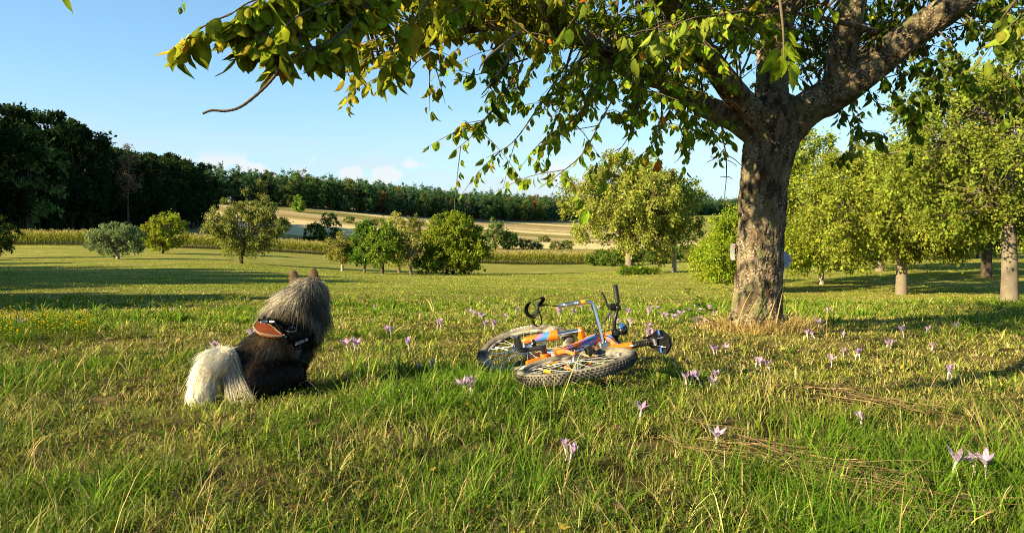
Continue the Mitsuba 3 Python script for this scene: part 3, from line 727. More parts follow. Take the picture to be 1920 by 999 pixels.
# long branch in the upper middle
MIDS = [
    ([(1000, 55, 5.0), (880, 62, 4.8), (780, 92, 4.7), (700, 105, 4.6), (640, 148, 4.55)], 34),
    ([(900, 50, 4.8), (800, 60, 4.6), (720, 70, 4.5), (660, 85, 4.5)], 30),
    ([(850, 60, 4.7), (780, 95, 4.6), (740, 120, 4.5), (715, 145, 4.5)], 16),
    ([(1000, 40, 5.0), (930, 10, 4.7), (860, 0, 4.5), (780, 15, 4.4)], 26),
    ([(960, 20, 4.8), (880, 25, 4.7), (820, 40, 4.6), (760, 45, 4.5)], 26),
]
for rows, n in MIDS:
    px_spray(rows, n, leaf=0.085, sub=5, yellow=0.22, base=(0.19, 0.20, 0.022))
HANG = [
    ([(1000, 60, 5.0), (965, 150, 4.7), (925, 205, 4.6), (890, 250, 4.6), (846, 288, 4.6)], 26, .075),
    ([(990, 110, 4.9), (930, 130, 4.8), (895, 140, 4.7), (858, 146, 4.7)], 14, .075),
    ([(1070, 110, 5.2), (1000, 215, 4.9), (960, 268, 4.8), (912, 296, 4.8)], 24, .075),
    ([(960, 150, 4.7), (930, 200, 4.6), (900, 230, 4.6), (866, 235, 4.6)], 14, .075),
    ([(1180, 130, 5.6), (1130, 220, 4.9), (1095, 285, 4.5), (1050, 325, 4.3), (1012, 352, 4.2)], 24, .078),
    ([(1120, 160, 5.2), (1080, 220, 5.0), (1050, 240, 4.9), (1025, 255, 4.9)], 22, .075),
    ([(1200, 140, 5.6), (1195, 220, 5.2), (1175, 262, 5.0), (1158, 285, 5.0)], 22, .078),
    ([(1240, 150, 5.8), (1240, 220, 5.3), (1230, 262, 5.1), (1212, 285, 5.0)], 24, .078),
    ([(1270, 180, 6.0), (1285, 230, 5.6), (1290, 262, 5.4), (1282, 290, 5.3)], 24, .08),
    ([(1320, 200, 6.6), (1330, 240, 6.3), (1340, 262, 6.2), (1336, 280, 6.1)], 16, .08),
    ([(1090, 90, 5.3), (1060, 150, 5.0), (1040, 190, 4.9), (1010, 205, 4.8)], 30, .08),
    ([(1060, 60, 5.2), (1010, 110, 4.9), (985, 150, 4.8), (965, 170, 4.8)], 28, .08),
    ([(1150, 90, 5.6), (1130, 150, 5.3), (1110, 190, 5.2), (1090, 210, 5.1)], 30, .08),
    ([(1220, 110, 5.9), (1200, 170, 5.6), (1180, 200, 5.4), (1160, 215, 5.3)], 30, .08),
    ([(1300, 120, 6.2), (1270, 180, 5.9), (1250, 215, 5.7), (1235, 235, 5.6)], 30, .08),
    ([(1330, 150, 6.4), (1310, 200, 6.1), (1300, 230, 6.0), (1312, 250, 5.9)], 26, .08),
]
for rows, n, lf in HANG:
    px_spray(rows, n, leaf=lf, sub=4, yellow=0.12)
# a few leafy shoots nearer to us
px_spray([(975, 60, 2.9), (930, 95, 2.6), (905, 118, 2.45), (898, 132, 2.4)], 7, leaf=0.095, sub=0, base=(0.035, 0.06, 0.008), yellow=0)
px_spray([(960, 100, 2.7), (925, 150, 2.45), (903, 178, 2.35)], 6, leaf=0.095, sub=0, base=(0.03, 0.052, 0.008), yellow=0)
px_spray([(1130, -60, 3.2), (1115, -20, 2.9), (1100, 10, 2.8)], 8, leaf=0.095, sub=1, base=(0.06, 0.085, 0.01), yellow=0.05)
px_spray([(1460, -20, 3.0), (1468, 50, 2.7), (1470, 110, 2.5)], 12, leaf=0.095, sub=0, start=0.55, base=(0.15, 0.21, 0.014), yellow=0)
px_spray([(1400, 20, 3.4), (1340, 30, 3.2), (1300, 34, 3.1), (1240, 60, 3.1)], 20, leaf=0.09, sub=3, base=(0.18, 0.23, 0.03), yellow=0.03)
px_spray([(2000, -60, 3.2), (1940, 0, 2.9), (1905, 45, 2.8)], 14, leaf=0.095, sub=2, base=(0.19, 0.22, 0.03), yellow=0.05)
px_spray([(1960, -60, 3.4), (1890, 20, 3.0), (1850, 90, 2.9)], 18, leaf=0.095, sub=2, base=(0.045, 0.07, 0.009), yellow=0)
# sprays under and behind the right limb
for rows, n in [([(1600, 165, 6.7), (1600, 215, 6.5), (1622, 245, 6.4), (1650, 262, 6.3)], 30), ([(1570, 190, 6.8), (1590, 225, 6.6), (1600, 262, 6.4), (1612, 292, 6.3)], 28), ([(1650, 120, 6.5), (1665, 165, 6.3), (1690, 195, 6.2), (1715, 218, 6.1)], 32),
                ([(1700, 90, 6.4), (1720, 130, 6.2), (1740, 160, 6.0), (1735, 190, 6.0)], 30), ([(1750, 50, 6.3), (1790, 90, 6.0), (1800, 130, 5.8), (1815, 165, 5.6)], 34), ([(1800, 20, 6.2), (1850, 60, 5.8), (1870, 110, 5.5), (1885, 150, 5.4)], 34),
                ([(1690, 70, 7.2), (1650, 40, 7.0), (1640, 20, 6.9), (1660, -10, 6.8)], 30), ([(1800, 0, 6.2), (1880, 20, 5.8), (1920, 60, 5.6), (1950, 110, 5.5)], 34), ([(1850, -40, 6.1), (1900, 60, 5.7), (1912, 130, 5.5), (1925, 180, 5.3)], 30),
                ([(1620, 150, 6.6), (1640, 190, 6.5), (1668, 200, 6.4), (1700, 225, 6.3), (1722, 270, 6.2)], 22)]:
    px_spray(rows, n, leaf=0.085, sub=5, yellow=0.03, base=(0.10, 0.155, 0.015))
# leafy mass between and behind the boughs: shoots off the limbs
allp = np.vstack([s[:, :3] for s in LS])
allr = np.concatenate([s[:, 3] for s in LS])
kd = cKDTree(allp)


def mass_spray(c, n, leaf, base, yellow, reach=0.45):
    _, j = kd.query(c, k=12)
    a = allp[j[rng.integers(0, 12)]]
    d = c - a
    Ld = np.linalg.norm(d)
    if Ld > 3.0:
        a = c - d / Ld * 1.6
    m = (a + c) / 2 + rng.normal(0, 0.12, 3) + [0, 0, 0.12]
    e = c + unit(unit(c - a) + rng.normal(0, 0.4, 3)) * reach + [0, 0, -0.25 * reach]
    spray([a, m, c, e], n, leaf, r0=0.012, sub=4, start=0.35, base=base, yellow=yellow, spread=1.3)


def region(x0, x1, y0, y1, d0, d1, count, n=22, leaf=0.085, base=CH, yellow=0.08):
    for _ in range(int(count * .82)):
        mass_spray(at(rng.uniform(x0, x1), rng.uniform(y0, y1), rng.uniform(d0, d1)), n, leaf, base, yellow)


region(980, 1420, -30, 80, 5.0, 7.0, 54)
region(1050, 1330, 60, 180, 5.2, 7.0, 40)
region(880, 1050, -40, 60, 4.4, 5.4, 22, base=(0.16, 0.185, 0.018), yellow=0.15)
region(560, 900, -60, 20, 3.6, 5.0, 22, base=(0.16, 0.185, 0.018), yellow=0.15)
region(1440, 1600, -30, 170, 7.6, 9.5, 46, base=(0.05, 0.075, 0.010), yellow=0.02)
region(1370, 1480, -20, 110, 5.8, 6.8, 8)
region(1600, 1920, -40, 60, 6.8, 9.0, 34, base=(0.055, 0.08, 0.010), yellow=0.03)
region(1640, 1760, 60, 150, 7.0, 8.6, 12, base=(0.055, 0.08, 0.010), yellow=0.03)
# the part of the crown above the picture
cnt = 0
while cnt < 330:
    d = rng.normal(0, 1, 3)
    d = d / np.linalg.norm(d) * rng.random() ** 0.4
    c = np.array([2.2, 6.7, 4.0]) + d * [5.4, 4.2, 2.6]
    if c[1] < 1.2 or EYE + (HOR + 40) / FOC * c[1] > c[2]:
        continue
    cnt += 1
    mass_spray(c, 16, 0.10, CH, 0.06, reach=0.6)

put('twigs', join(twigs), twig_m, TREE, smooth=True, kind='stuff')
P, A, S, Ln, C = (np.concatenate(LP[k]) for k in ('P', 'A', 'S', 'Ln', 'C'))
wild = rng.uniform(0.46, 0.58, len(P))
curl, fold = rng.normal(0.22, 0.16, len(P)), rng.uniform(0.05, 0.40, len(P))
px, py = 960 + FOC * P[:, 0] / P[:, 1], HOR - FOC * (P[:, 2] - EYE) / P[:, 1]
seen = (px > -20) & (px < 1940) & (py > -25) & (P[:, 1] > 0.5)
size = np.where(seen, Ln / P[:, 1], 0)
order = np.argsort(-size)
big = order[:300]
rest = np.setdiff1d(np.arange(len(P)), big)
v, f, c = leaves(P[rest], A[rest], S[rest], Ln[rest], Ln[rest] * wild[rest], C[rest], True, fold[rest], curl[rest], rng)
put('foliage', (v, f), leaf_m, TREE, smooth=True, color=c, kind='stuff')
for i in big:
    s = slice(i, i + 1)
    v, f, c = leaves(P[s], A[s], S[s], Ln[s], Ln[s] * wild[s], C[s], True, fold[s], curl[s], rng)
    put('leaf', (v, f), leaf_m, TREE, smooth=True, color=c)
# the little dead twig beside the trunk
dt = [tube(spline([at(a, b, 6.3) for a, b in q], 4), np.linspace(r, 0.003, 4 * (len(q) - 1) + 1), 5) for q, r in [
    ([(1350, 210), (1356, 262), (1361, 290), (1362, 330), (1358, 372)], .008), ([(1358, 280), (1342, 296), (1326, 304)], .005), ([(1361, 290), (1376, 298), (1392, 312)], .005),
    ([(1362, 300), (1372, 304), (1382, 312)], .004), ([(1362, 332), (1354, 331), (1350, 333)], .004), ([(1362, 332), (1368, 332), (1373, 336)], .004), ([(1340, 297), (1332, 294)], .003)]]
put('dead_twig', join(dt), twig_m, TREE, smooth=True, label='leafless dead twig hanging left of the trunk')
# ---------------------------------------------------------------- the bicycle, lying on its right side
PR = np.array([0.345, 3.77, 0.072])
F_ = unit([-0.25, 0.96, -0.104])
U_ = np.array([0.95, 0.25, 0.165])
U_ = unit(U_ - F_ * U_.dot(F_))
N_ = np.cross(U_, F_)
BM = np.stack([F_, U_, N_])
BIKE = thing('bicycle', 'orange and blue full-suspension mountain bike lying on its side in the grass', 'bicycle')
# steering turn about the steering axis
HT = np.array([.80, .49, 0.0])
ax_s = unit([-math.cos(math.radians(70)), math.sin(math.radians(70)), 0])


def turn(v, deg):
    a = math.radians(deg)
    d = np.asarray(v, float) - HT
    return HT + d * math.cos(a) + np.cross(ax_s, d) * math.sin(a) + ax_s * (d @ ax_s)[..., None] * (1 - math.cos(a))


def bput(name, parts, bsdf, parent=BIKE, smooth=35, steer=False, color=None, kind=None, label=None):
    m = join(parts) if isinstance(parts, list) else parts
    v = turn(m[0], -18.0 if steer is True else float(steer)) if steer else m[0]
    return put(name, (v @ BM + PR, m[1]), bsdf, parent, smooth=True if color is not None else smooth, color=color, kind=kind, label=label)


def ring(c, R, r, n=64, m=10, sq=1.0):
    a = np.linspace(0, 2 * np.pi, n, endpoint=False)
    b = np.linspace(0, 2 * np.pi, m, endpoint=False)
    rad = R + r * np.cos(b)[None] * np.ones((n, 1))
    v = np.stack([c[0] + rad * np.cos(a)[:, None], c[1] + rad * np.sin(a)[:, None], c[2] + r * sq * np.sin(b)[None] * np.ones((n, 1))], -1).reshape(-1, 3)
    i, j = np.meshgrid(np.arange(n), np.arange(m), indexing='ij')
    q = np.stack([i * m + j, (i + 1) % n * m + j, (i + 1) % n * m + (j + 1) % m, i * m + (j + 1) % m], -1).reshape(-1, 4)
    return v, np.vstack([q[:, [0, 1, 2]], q[:, [0, 2, 3]]])


def cyl(a, b, r, n=14, r2=None):
    return tube([a, (np.asarray(a, float) + b) / 2, b], [r, (r + (r2 or r)) / 2, r2 or r], n)


def rubber_fn(p, n, uv):
    k = mikit.fbm(p.x * 14, p.y * 14, p.z * 14, 3)
    return mikit.mix((0.030, 0.028, 0.026), (0.18, 0.165, 0.135), mikit.smoothstep(0.25, 0.60, k))


def tread_fn(p, n, uv):
    k = mikit.fbm(p.x * 18, p.y * 18, p.z * 18 + 4, 3)
    return mikit.mix((0.022, 0.021, 0.020), (0.085, 0.078, 0.068), mikit.smoothstep(0.35, 0.75, k))


dusty = mat('dusty_tyre', {'type': 'twosided', 'bsdf': {'type': 'principled', 'base_color': mikit.proc(rubber_fn), 'roughness': 0.85, 'specular': 0.2}})
tread_m = mat('tyre_tread', {'type': 'twosided', 'bsdf': {'type': 'principled', 'base_color': mikit.proc(tread_fn), 'roughness': 0.8, 'specular': 0.25}})
white_print = solid('white_print', (0.62, 0.60, 0.56), 0.8, spec=0.1)


def wheel(c, steer, text, t0, seed, text_label):
    rg = np.random.default_rng(seed)
    R, r = 0.301, 0.031
    c = np.asarray(c, float)
    k = key_of('wheel', BIKE)
    q = lambda name, parts, m, **kw: bput(name, parts, m, parent=k, steer=steer, **kw)
    ty = q('tyre', [ring(c, R, r, 96, 16, 1.0)], dusty, smooth=True)
    knobs = []
    nk = 84
    for row, (b, size) in enumerate([(0.0, (.011, .0125, .008)), (.37, (.011, .010, .008)), (-.37, (.011, .010, .008)), (.72, (.011, .008, .006)), (-.72, (.011, .008, .006))]):
        for i in range(nk):
            a = (i + (0.5 if row in (1, 2) else 0) + rg.normal(0, .03)) / nk * 2 * np.pi
            v, f = box((size[2] * 1.5, size[0] * 1.15, size[1]), bevel=0.0015)
            o = np.array([math.cos(b) * (r + .002), 0, math.sin(b) * (r + .002)])
            cb, sb = math.cos(b), math.sin(b)
            v = np.stack([v[:, 0] * cb - v[:, 2] * sb, v[:, 1], v[:, 0] * sb + v[:, 2] * cb], 1) + o
            v[:, 0] += R
            ca, sa = math.cos(a), math.sin(a)
            knobs.append((np.stack([v[:, 0] * ca - v[:, 1] * sa, v[:, 0] * sa + v[:, 1] * ca, v[:, 2]], 1) + c, f))
    q('tread', knobs, tread_m, kind='stuff', smooth=False)
    # rim: a shallow hoop
    n = 72
    a = np.linspace(0, 2 * np.pi, n, endpoint=False)
    prof = [(R - .024, .013), (R - .036, .012), (R - .042, .006), (R - .042, -.006), (R - .036, -.012), (R - .024, -.013)]
    v = np.array([[[c[0] + rr * math.cos(t), c[1] + rr * math.sin(t), c[2] + z] for rr, z in prof] for t in a]).reshape(-1, 3)
    i, j = np.meshgrid(np.arange(n), np.arange(6), indexing='ij')
    qd = np.stack([i * 6 + j, (i + 1) % n * 6 + j, (i + 1) % n * 6 + (j + 1) % 6, i * 6 + (j + 1) % 6], -1).reshape(-1, 4)
    q('rim', [(v, np.vstack([qd[:, [0, 1, 2]], qd[:, [0, 2, 3]]]))], dusty_rim)
    sp = []
    for i in range(32):
        t = (i + .5) / 32 * 2 * np.pi
        side = 1 if i % 2 else -1
        th = t + (0.9 if (i // 2) % 2 else -0.9)
        sp.append(tube([c + [.022 * math.cos(th), .022 * math.sin(th), side * .028], c + [(R - .04) * math.cos(t), (R - .04) * math.sin(t), side * .003]], .0016, 5, caps=False))
    q('spokes', sp, spoke_m, kind='stuff')
    q('hub', [cyl(c + [0, 0, -.045], c + [0, 0, .045], .014), cyl(c + [0, 0, .024], c + [0, 0, .031], .027), cyl(c + [0, 0, -.031], c + [0, 0, -.024], .027), cyl(c + [0, 0, -.062], c + [0, 0, .062], .007)], alloy)
    # sidewall lettering, letter by letter along the sidewall
    let, at_ = [], t0
    for ch in text:
        m = meshkit.text_mesh(ch, 0.019, 0.0012, True)
        v, f = tm(m)
        wdt = v[:, 0].max()
        rad = R - .012
        an = at_ + v[:, 0] / rad
        h = v[:, 1]
        rr = rad + h
        z = np.sqrt(np.clip(r * r - (rr - R) ** 2, 1e-6, None)) + 0.0006 + v[:, 2]
        let.append((np.stack([c[0] + rr * np.cos(an), c[1] + rr * np.sin(an), c[2] + z], 1), f))
        at_ += (wdt + .006) / rad
    q('lettering', let, white_print, smooth=False, label=text_label)
    return k, q, c


def rim_fn(p, n, uv):
    k = mikit.fbm(p.x * 20, p.y * 20, p.z * 20, 3)
    return mikit.mix((0.03, 0.03, 0.033), (0.36, 0.33, 0.28), mikit.smoothstep(0.3, 0.65, k))


dusty_rim = mat('dusty_rim', {'type': 'twosided', 'bsdf': {'type': 'principled', 'base_color': mikit.proc(rim_fn), 'roughness': 0.5, 'specular': 0.4}})
spoke_m = solid('spoke_steel', (0.75, 0.74, 0.72), 0.3, 0.6)

k, q, c = wheel((0, 0, 0), False, 'RACE', -1.15, 1, 'worn pale letters on the rear tyre')
q('cassette', [cyl((0, 0, -.034 - .003 * i), (0, 0, -.036 - .003 * i), .052 - .004 * i, 26) for i in range(7)], dark_metal)
for t in (4.3, 5.6, 0.6):
    a = np.linspace(t, t + .42, 7)
    q('reflector', [tube(np.stack([.175 * np.cos(a), .175 * np.sin(a), a * 0 + .012], 1), .0085, 6)], yellow_p)
fh = np.array([1.0, 0, 0])
k, q, c = wheel(fh, True, 'STYKVYE', -0.02, 2, 'worn white letters on the front tyre')
q('rotor', [ring(fh + [0, 0, .037], .078, .004, 48, 6, .3), ring(fh + [0, 0, .037], .055, .003, 40, 6, .3)] + [cyl(fh + [.02 * math.cos(t), .02 * math.sin(t), .037], fh + [.075 * math.cos(t + .5), .075 * math.sin(t + .5), .037], .003, 6) for t in np.arange(6) * 1.047], blue_p)

# frame and fork
OR, BL, VI = (0.60, 0.14, 0.004), (0.045, 0.17, 0.48), (0.24, 0.12, 0.36)


def decal_tube(rows, n, bands, sides=18):
    sp = spline(rows, n)
    v, f = tube(sp[:, :3], sp[:, 3], sides)
    col = np.tile(OR, (len(v), 1)).astype(float)
    t = np.repeat(np.linspace(0, 1, len(sp)), sides)
    ang = np.tile(np.arange(sides) / sides, len(sp))
    tt = t + 0.10 * np.sin(ang * 2 * np.pi)
    cc = col[:len(t)]
    for a, b, cl in bands:
        cc[(tt > a) & (tt < b)] = cl
    return v, f, col


def deco(name, rows, bands, steer=False, n=14, parent=BIKE):
    v, f, col = decal_tube(rows, n, bands)
    return bput(name, (v, f), frame_paint, parent=parent, steer=steer, color=col)


frame_paint = mat('frame_paint', {'type': 'twosided', 'bsdf': {'type': 'principled', 'base_color': VC, 'roughness': 0.28, 'specular': 0.5, 'clearcoat': 0.5}})
FR = key_of('frame', BIKE)
deco('down_tube', [(.385, -.01, 0, .034), (.50, .12, 0, .036), (.66, .31, 0, .036), (.795, .475, 0, .034)], [(.26, .34, VI), (.48, .58, VI), (.58, .78, BL), (.78, .83, VI)], parent=FR, n=20)
deco('top_tube', [(.26, .37, 0, .019), (.45, .42, 0, .021), (.62, .475, 0, .022), (.78, .515, 0, .024)], [(.45, .52, VI), (.52, .70, BL)], parent=FR, n=16)
deco('seat_tube', [(.40, -.03, 0, .021), (.33, .14, 0, .020), (.27, .28, 0, .020), (.215, .445, 0, .021)], [(.50, .58, VI)], parent=FR)
bput('head_tube', [tube([(.825, .425, 0), (.815, .45, 0), (.79, .525, 0), (.782, .55, 0)], [.030, .026, .026, .030], 20)], orange_p, parent=FR)
for s in (1, -1):
    deco('chain_stay', [(.36, .03, s * .035, .014), (.22, .03, s * .052, .012), (.08, .012, s * .062, .011), (0, 0, s * .064, .012)], [(.42, .5, VI)], parent=FR)
    deco('seat_stay', [(.30, .235, s * .025, .012), (.2, .16, s * .045, .010), (.06, .045, s * .06, .009), (0, 0, s * .064, .011)], [(.4, .6, BL)], parent=FR)
bput('linkage', [box((.14, .03, .05), (.37, .20, 0), .006), box((.05, .09, .045), (.345, .075, 0), .008)], orange_p, parent=FR)
bput('bracket', [cyl((.40, -.045, -.04), (.40, -.045, .04), .027, 20), box((.10, .035, .03), (.44, -.075, 0), .006), tube([(.40, -.05, 0), (.385, -.11, .01), (.375, -.17, .01)], [.024, .021, .017], 12)], orange_p, parent=FR)
sh = [tube([(.37, .205, 0), (.53, .155, 0)], .012, 10)]
a = np.linspace(0, 14 * np.pi, 150)
p = np.linspace(0, 1, 150)
sx = np.stack([.40 + .10 * p, .196 - .032 * p, 0 * p], 1) + .023 * np.stack([np.cos(a) * .3, np.cos(a) * .954, np.sin(a)], 1)
bput('shock', sh + [tube(sx, .0045, 6)], black_gloss, parent=FR)
FK = key_of('fork', BIKE)
crown = np.array([.862, .365, 0])
for s in (1, -1):
    hub_, up_ = np.array([.995, 0, s * .066]), np.array([.868, .348, s * .066])
    m_ = hub_ * .36 + up_ * .64
    deco('lower_leg', [np.r_[hub_, .020], np.r_[hub_ * .9 + m_ * .1, .024], np.r_[hub_ * .45 + m_ * .55, .028], np.r_[hub_ * .2 + m_ * .8, .033], np.r_[m_, .034]], [(.34, .42, VI), (.42, .62, BL)], True, parent=FK)
    bput('stanchion', [cyl(m_, up_ + (up_ - m_) * .08, .018, 16)], chrome, parent=FK, steer=True)
    bput('dropout', [box((.035, .03, .016), hub_ + [.004, .002, 0], .004)], orange_p, parent=FK, steer=True)
bput('crown', [box((.055, .042, .18), crown, .014), tube([crown + [0, 0, 0], (.84, .40, 0), (.825, .43, 0)], [.028, .026, .024], 14)], orange_p, parent=FK, steer=True)
ar = np.linspace(0, np.pi, 9)
bput('brace', [tube(np.stack([.905 + .06 * np.sin(ar), .235 + .045 * np.sin(ar), .062 * np.cos(ar)], 1), .010, 8)], orange_p, parent=FK, steer=True)
bput('brake_caliper', [box((.055, .03, .035), (.945, .045, .050), .006), box((.02, .075, .018), (.955, .075, .066), .004)], black_gloss, steer=True)

# cranks, pedals, drive
CR = key_of('crank', BIKE)
bput('axle', [cyl((.40, -.045, -.075), (.40, -.045, .085), .016), cyl((.40, -.045, .078), (.40, -.045, .094), .021)], black_gloss, parent=CR)
for i in range(1):
    bput('chainring', [ring(np.array([.40, -.045, -.052]), .078, .004, 48, 6, .5)], dark_metal, parent=CR)
for s, d in ((1, unit([.22, -.9, 0])), (-1, unit([-.22, .9, 0]))):
    a_, b_ = np.array([.40, -.045, s * .078]), np.array([.40, -.045, s * .085]) + d * .145
    bput('arm', [tube([a_, a_ * .5 + b_ * .5, b_], [.017, .013, .014], 10)], dark_metal, parent=CR)
    if s > 0:
        bput('pedal', [box((.085, .018, .075), b_ + [0, 0, s * .052], .005), box((.02, .026, .07), b_ + [.03, 0, s * .05], .004), box((.02, .026, .07), b_ + [-.03, 0, s * .05], .004), cyl(b_, b_ + [0, 0, s * .09], .008)], black_gloss, parent=CR)
    else:
        bput('pedal', [box((.085, .075, .018), b_ + [0, 0, -.012], .005)], black_gloss, parent=CR)
ch = [tube(np.array([[.40, .033, -.052], [.2, .035, -.05], [0, .04, -.048]]), .005, 6), tube(np.array([[.40, -.123, -.052], [.2, -.09, -.052], [.03, -.075, -.05]]), .005, 6)]
bput('chain', ch, dark_metal)
bput('derailleur', [box((.05, .035, .02), (-.01, -.035, -.06), .006), box((.025, .085, .012), (.02, -.085, -.06), .004), ring(np.array([.03, -.12, -.06]), .018, .004, 20, 6)], black_gloss)
bput('rear_brake', [box((.05, .035, .055), (.12, .135, .045), .008), box((.03, .06, .022), (.15, .13, .06), .006)], black_gloss)

# saddle with post
sp = spline([(.215, .445, 0, .0155), (.20, .49, 0, .0155), (.175, .555, 0, .0155)], 5)
rows = spline([(.215, .445, 0), (.20, .485, 0), (.182, .535, 0)], 26)
SP = key_of('seat_post', BIKE)
bput('post', [tube(sp[:, :3], sp[:, 3], 14)], black_gloss, parent=SP)
bput('boot', [tube(rows, .019 + .0035 * np.sin(np.arange(len(rows)) * 1.3), 14)], black_rubber, parent=SP)
bput('clamp', [ring(np.array([.215, .445, 0]), .022, .008, 20, 8), box((.05, .022, .05), (.172, .562, 0), .005)], alloy, parent=SP)
SD = key_of('saddle', BIKE)


def saddle_mesh():
    n, m = 22, 13
    V = []
    for i in range(n):
        t = i / (n - 1)
        f = .045 + .255 * t
        w = np.interp(t, [0, .12, .3, .5, .75, .95, 1], [.045, .072, .070, .045, .026, .020, .008])
        h = .598 + .012 * math.cos(t * 4.2) + .006 * (1 - t)
        for j in range(m):
            s = -1 + 2 * j / (m - 1)
            V.append([f, h - .028 * abs(s) ** 2.6 - (.006 * math.exp(-(s / .16) ** 2) if t < .8 else 0), s * w])
    V = np.array(V)
    i, j = np.meshgrid(np.arange(n - 1), np.arange(m - 1), indexing='ij')
    a = (i * m + j).ravel()
    q = np.stack([a, a + 1, a + m + 1, a + m], 1)
    f = np.vstack([q[:, [0, 1, 2]], q[:, [0, 2, 3]]])
    lo = V - [0, .012, 0]
    lo[:, 2] *= .96
    b = np.concatenate([np.arange(m), np.arange(m - 1, n * m, m)[1:], np.arange(n * m - 1, (n - 1) * m - 1, -1)[1:], np.arange((n - 1) * m, -1, -m)[1:]])
    rim = np.stack([b[:-1], b[1:], b[1:] + len(V), b[:-1] + len(V)], 1)
    return np.vstack([V, lo]), np.vstack([f, f[:, ::-1] + len(V), rim[:, [0, 1, 2]], rim[:, [0, 2, 3]]])


bput('cover', [saddle_mesh()], black_gloss, parent=SD, smooth=50)
for s in (1, -1):
    bput('rail', [tube(spline([(.07, .580, s * .03), (.11, .558, s * .022), (.20, .556, s * .022), (.27, .582, s * .008)], 5), .0035, 7)], chrome, parent=SD)
bput('blue_trim', [box((.012, .010, .03), (.10, .572, .055), .003), box((.012, .010, .03), (.12, .572, -.05), .003)], blue_p, parent=SD)

# handlebar, stem, levers, cables, light
HB = key_of('handlebar', BIKE)
bput('stem', [tube([(.782, .55, 0), (.773, .575, 0), (.768, .592, 0)], [.019, .019, .017], 14), box((.055, .034, .045), (.792, .588, 0), .010), cyl((.815, .59, -.03), (.815, .59, .03), .021)], black_gloss, parent=HB, steer=-4)
bar = spline([(.805, .60, -.20), (.808, .625, -.15), (.813, .600, -.075), (.815, .59, 0), (.813, .600, .075), (.808, .632, .145), (.803, .645, .20), (.795, .648, .315)], 8)
bput('bar', [tube(bar, .0125, 12)], black_gloss, parent=HB, steer=-4)
gr = spline([(.803, .645, .205), (.799, .647, .26), (.795, .648, .322)], 16)
bput('grip', [tube(gr, np.r_[.0185, np.full(len(gr) - 2, .0165) + .0012 * np.sin(np.arange(len(gr) - 2) * 2.2), .0185], 14)], black_rubber, parent=HB, steer=-4)
bput('clamp', [ring(np.array([.803, .640, .165]), .017, .006, 20, 8, 2.6), box((.035, .035, .03), (.815, .612, .165), .007), box((.03, .05, .04), (.803, .600, .185), .008)], black_gloss, parent=HB, steer=-4)
bput('brake_lever', [tube(spline([(.815, .605, .165), (.83, .582, .185), (.83, .575, .235), (.822, .556, .285), (.815, .545, .292)], 6), np.linspace(.008, .0052, 25), 8)], black_gloss, parent=HB, steer=-4)
bput('light', [tube(spline([(.76, .60, .01), (.768, .625, .015), (.772, .645, .02), (.775, .66, .02)], 5), [.012, .02, .025, .028, .030, .0315, .032, .033, .033, .0335, .033, .031, .029, .026, .019, .008], 18)], black_gloss, parent=HB, steer=-4)
bput('light_cap', [tube([(.764, .61, .035), (.762, .63, .05), (.765, .646, .05)], [.016, .022, .012], 14)], solid('blue_metal', (0.12, 0.30, 0.70), 0.15, 0.8), parent=HB, steer=-4)
for pts in ([(.82, .600, .16), (.86, .57, .11), (.87, .52, .07), (.84, .46, .045), (.88, .30, .07), (.945, .08, .07)], [(.81, .600, .15), (.87, .56, .09), (.85, .50, .05), (.76, .47, .035), (.55, .27, .036), (.40, .06, .05)],
            [(.815, .590, .155), (.83, .55, .12), (.90, .53, .10), (.90, .47, .06), (.80, .45, .035), (.60, .45, .028), (.33, .385, .025)], [(.83, .60, -.1), (.87, .56, -.02), (.84, .49, .03), (.70, .40, .036)]):
    bput('cable', [tube(spline(pts, 10), .0026, 6)], black_rubber, steer=False, parent=HB)

# dog arm: chromed tube clamped to the seat tube, spring, cord
SA = key_of('leash_arm', BIKE)
bput('clamp', [box((.05, .06, .035), (.275, .285, .028), .006), box((.045, .03, .05), (.275, .285, .02), .006), cyl((.275, .265, .02), (.275, .265, .055), .006), cyl((.275, .305, .02), (.275, .305, .055), .006)], alloy, parent=SA)
arm = spline([(.275, .285, .04), (.285, .284, .15), (.298, .279, .262), (.303, .268, .287), (.308, .250, .296), (.311, .225, .298)], 7)
bput('tube', [tube(arm, .0105, 14)], chrome, parent=SA)
bput('collar', [cyl((.311, .236, .298), (.313, .208, .299), .0145, 16)], yellow_p, parent=SA)
a = np.linspace(0, 2 * np.pi * 15, 15 * 16)
p = np.linspace(0, 1, len(a))
c0, c1 = np.array([.313, .208, .299]), np.array([.322, .078, .306])
co = c0 + (c1 - c0) * p[:, None] + .0125 * np.stack([np.cos(a), 0 * a, np.sin(a)], 1)
bput('spring', [tube(co, .0029, 6), cyl(c1, c1 + (c1 - c0) * .06, .008)], chrome, parent=SA)
leash_a = (c1 + (c1 - c0) * .05)
cord_end = (at(1021, 570, 4.06) - PR) @ BM.T
bput('cord', [tube(spline([leash_a, leash_a * .5 + cord_end * .5 + [0, 0, -.004], cord_end], 6), .0032, 6)], black_rubber, parent=SA)

# the leash that hangs from the cord
LE = thing('dog_leash', 'black webbing leash with snap hook looped over the cord of the bicycle arm', 'leash')


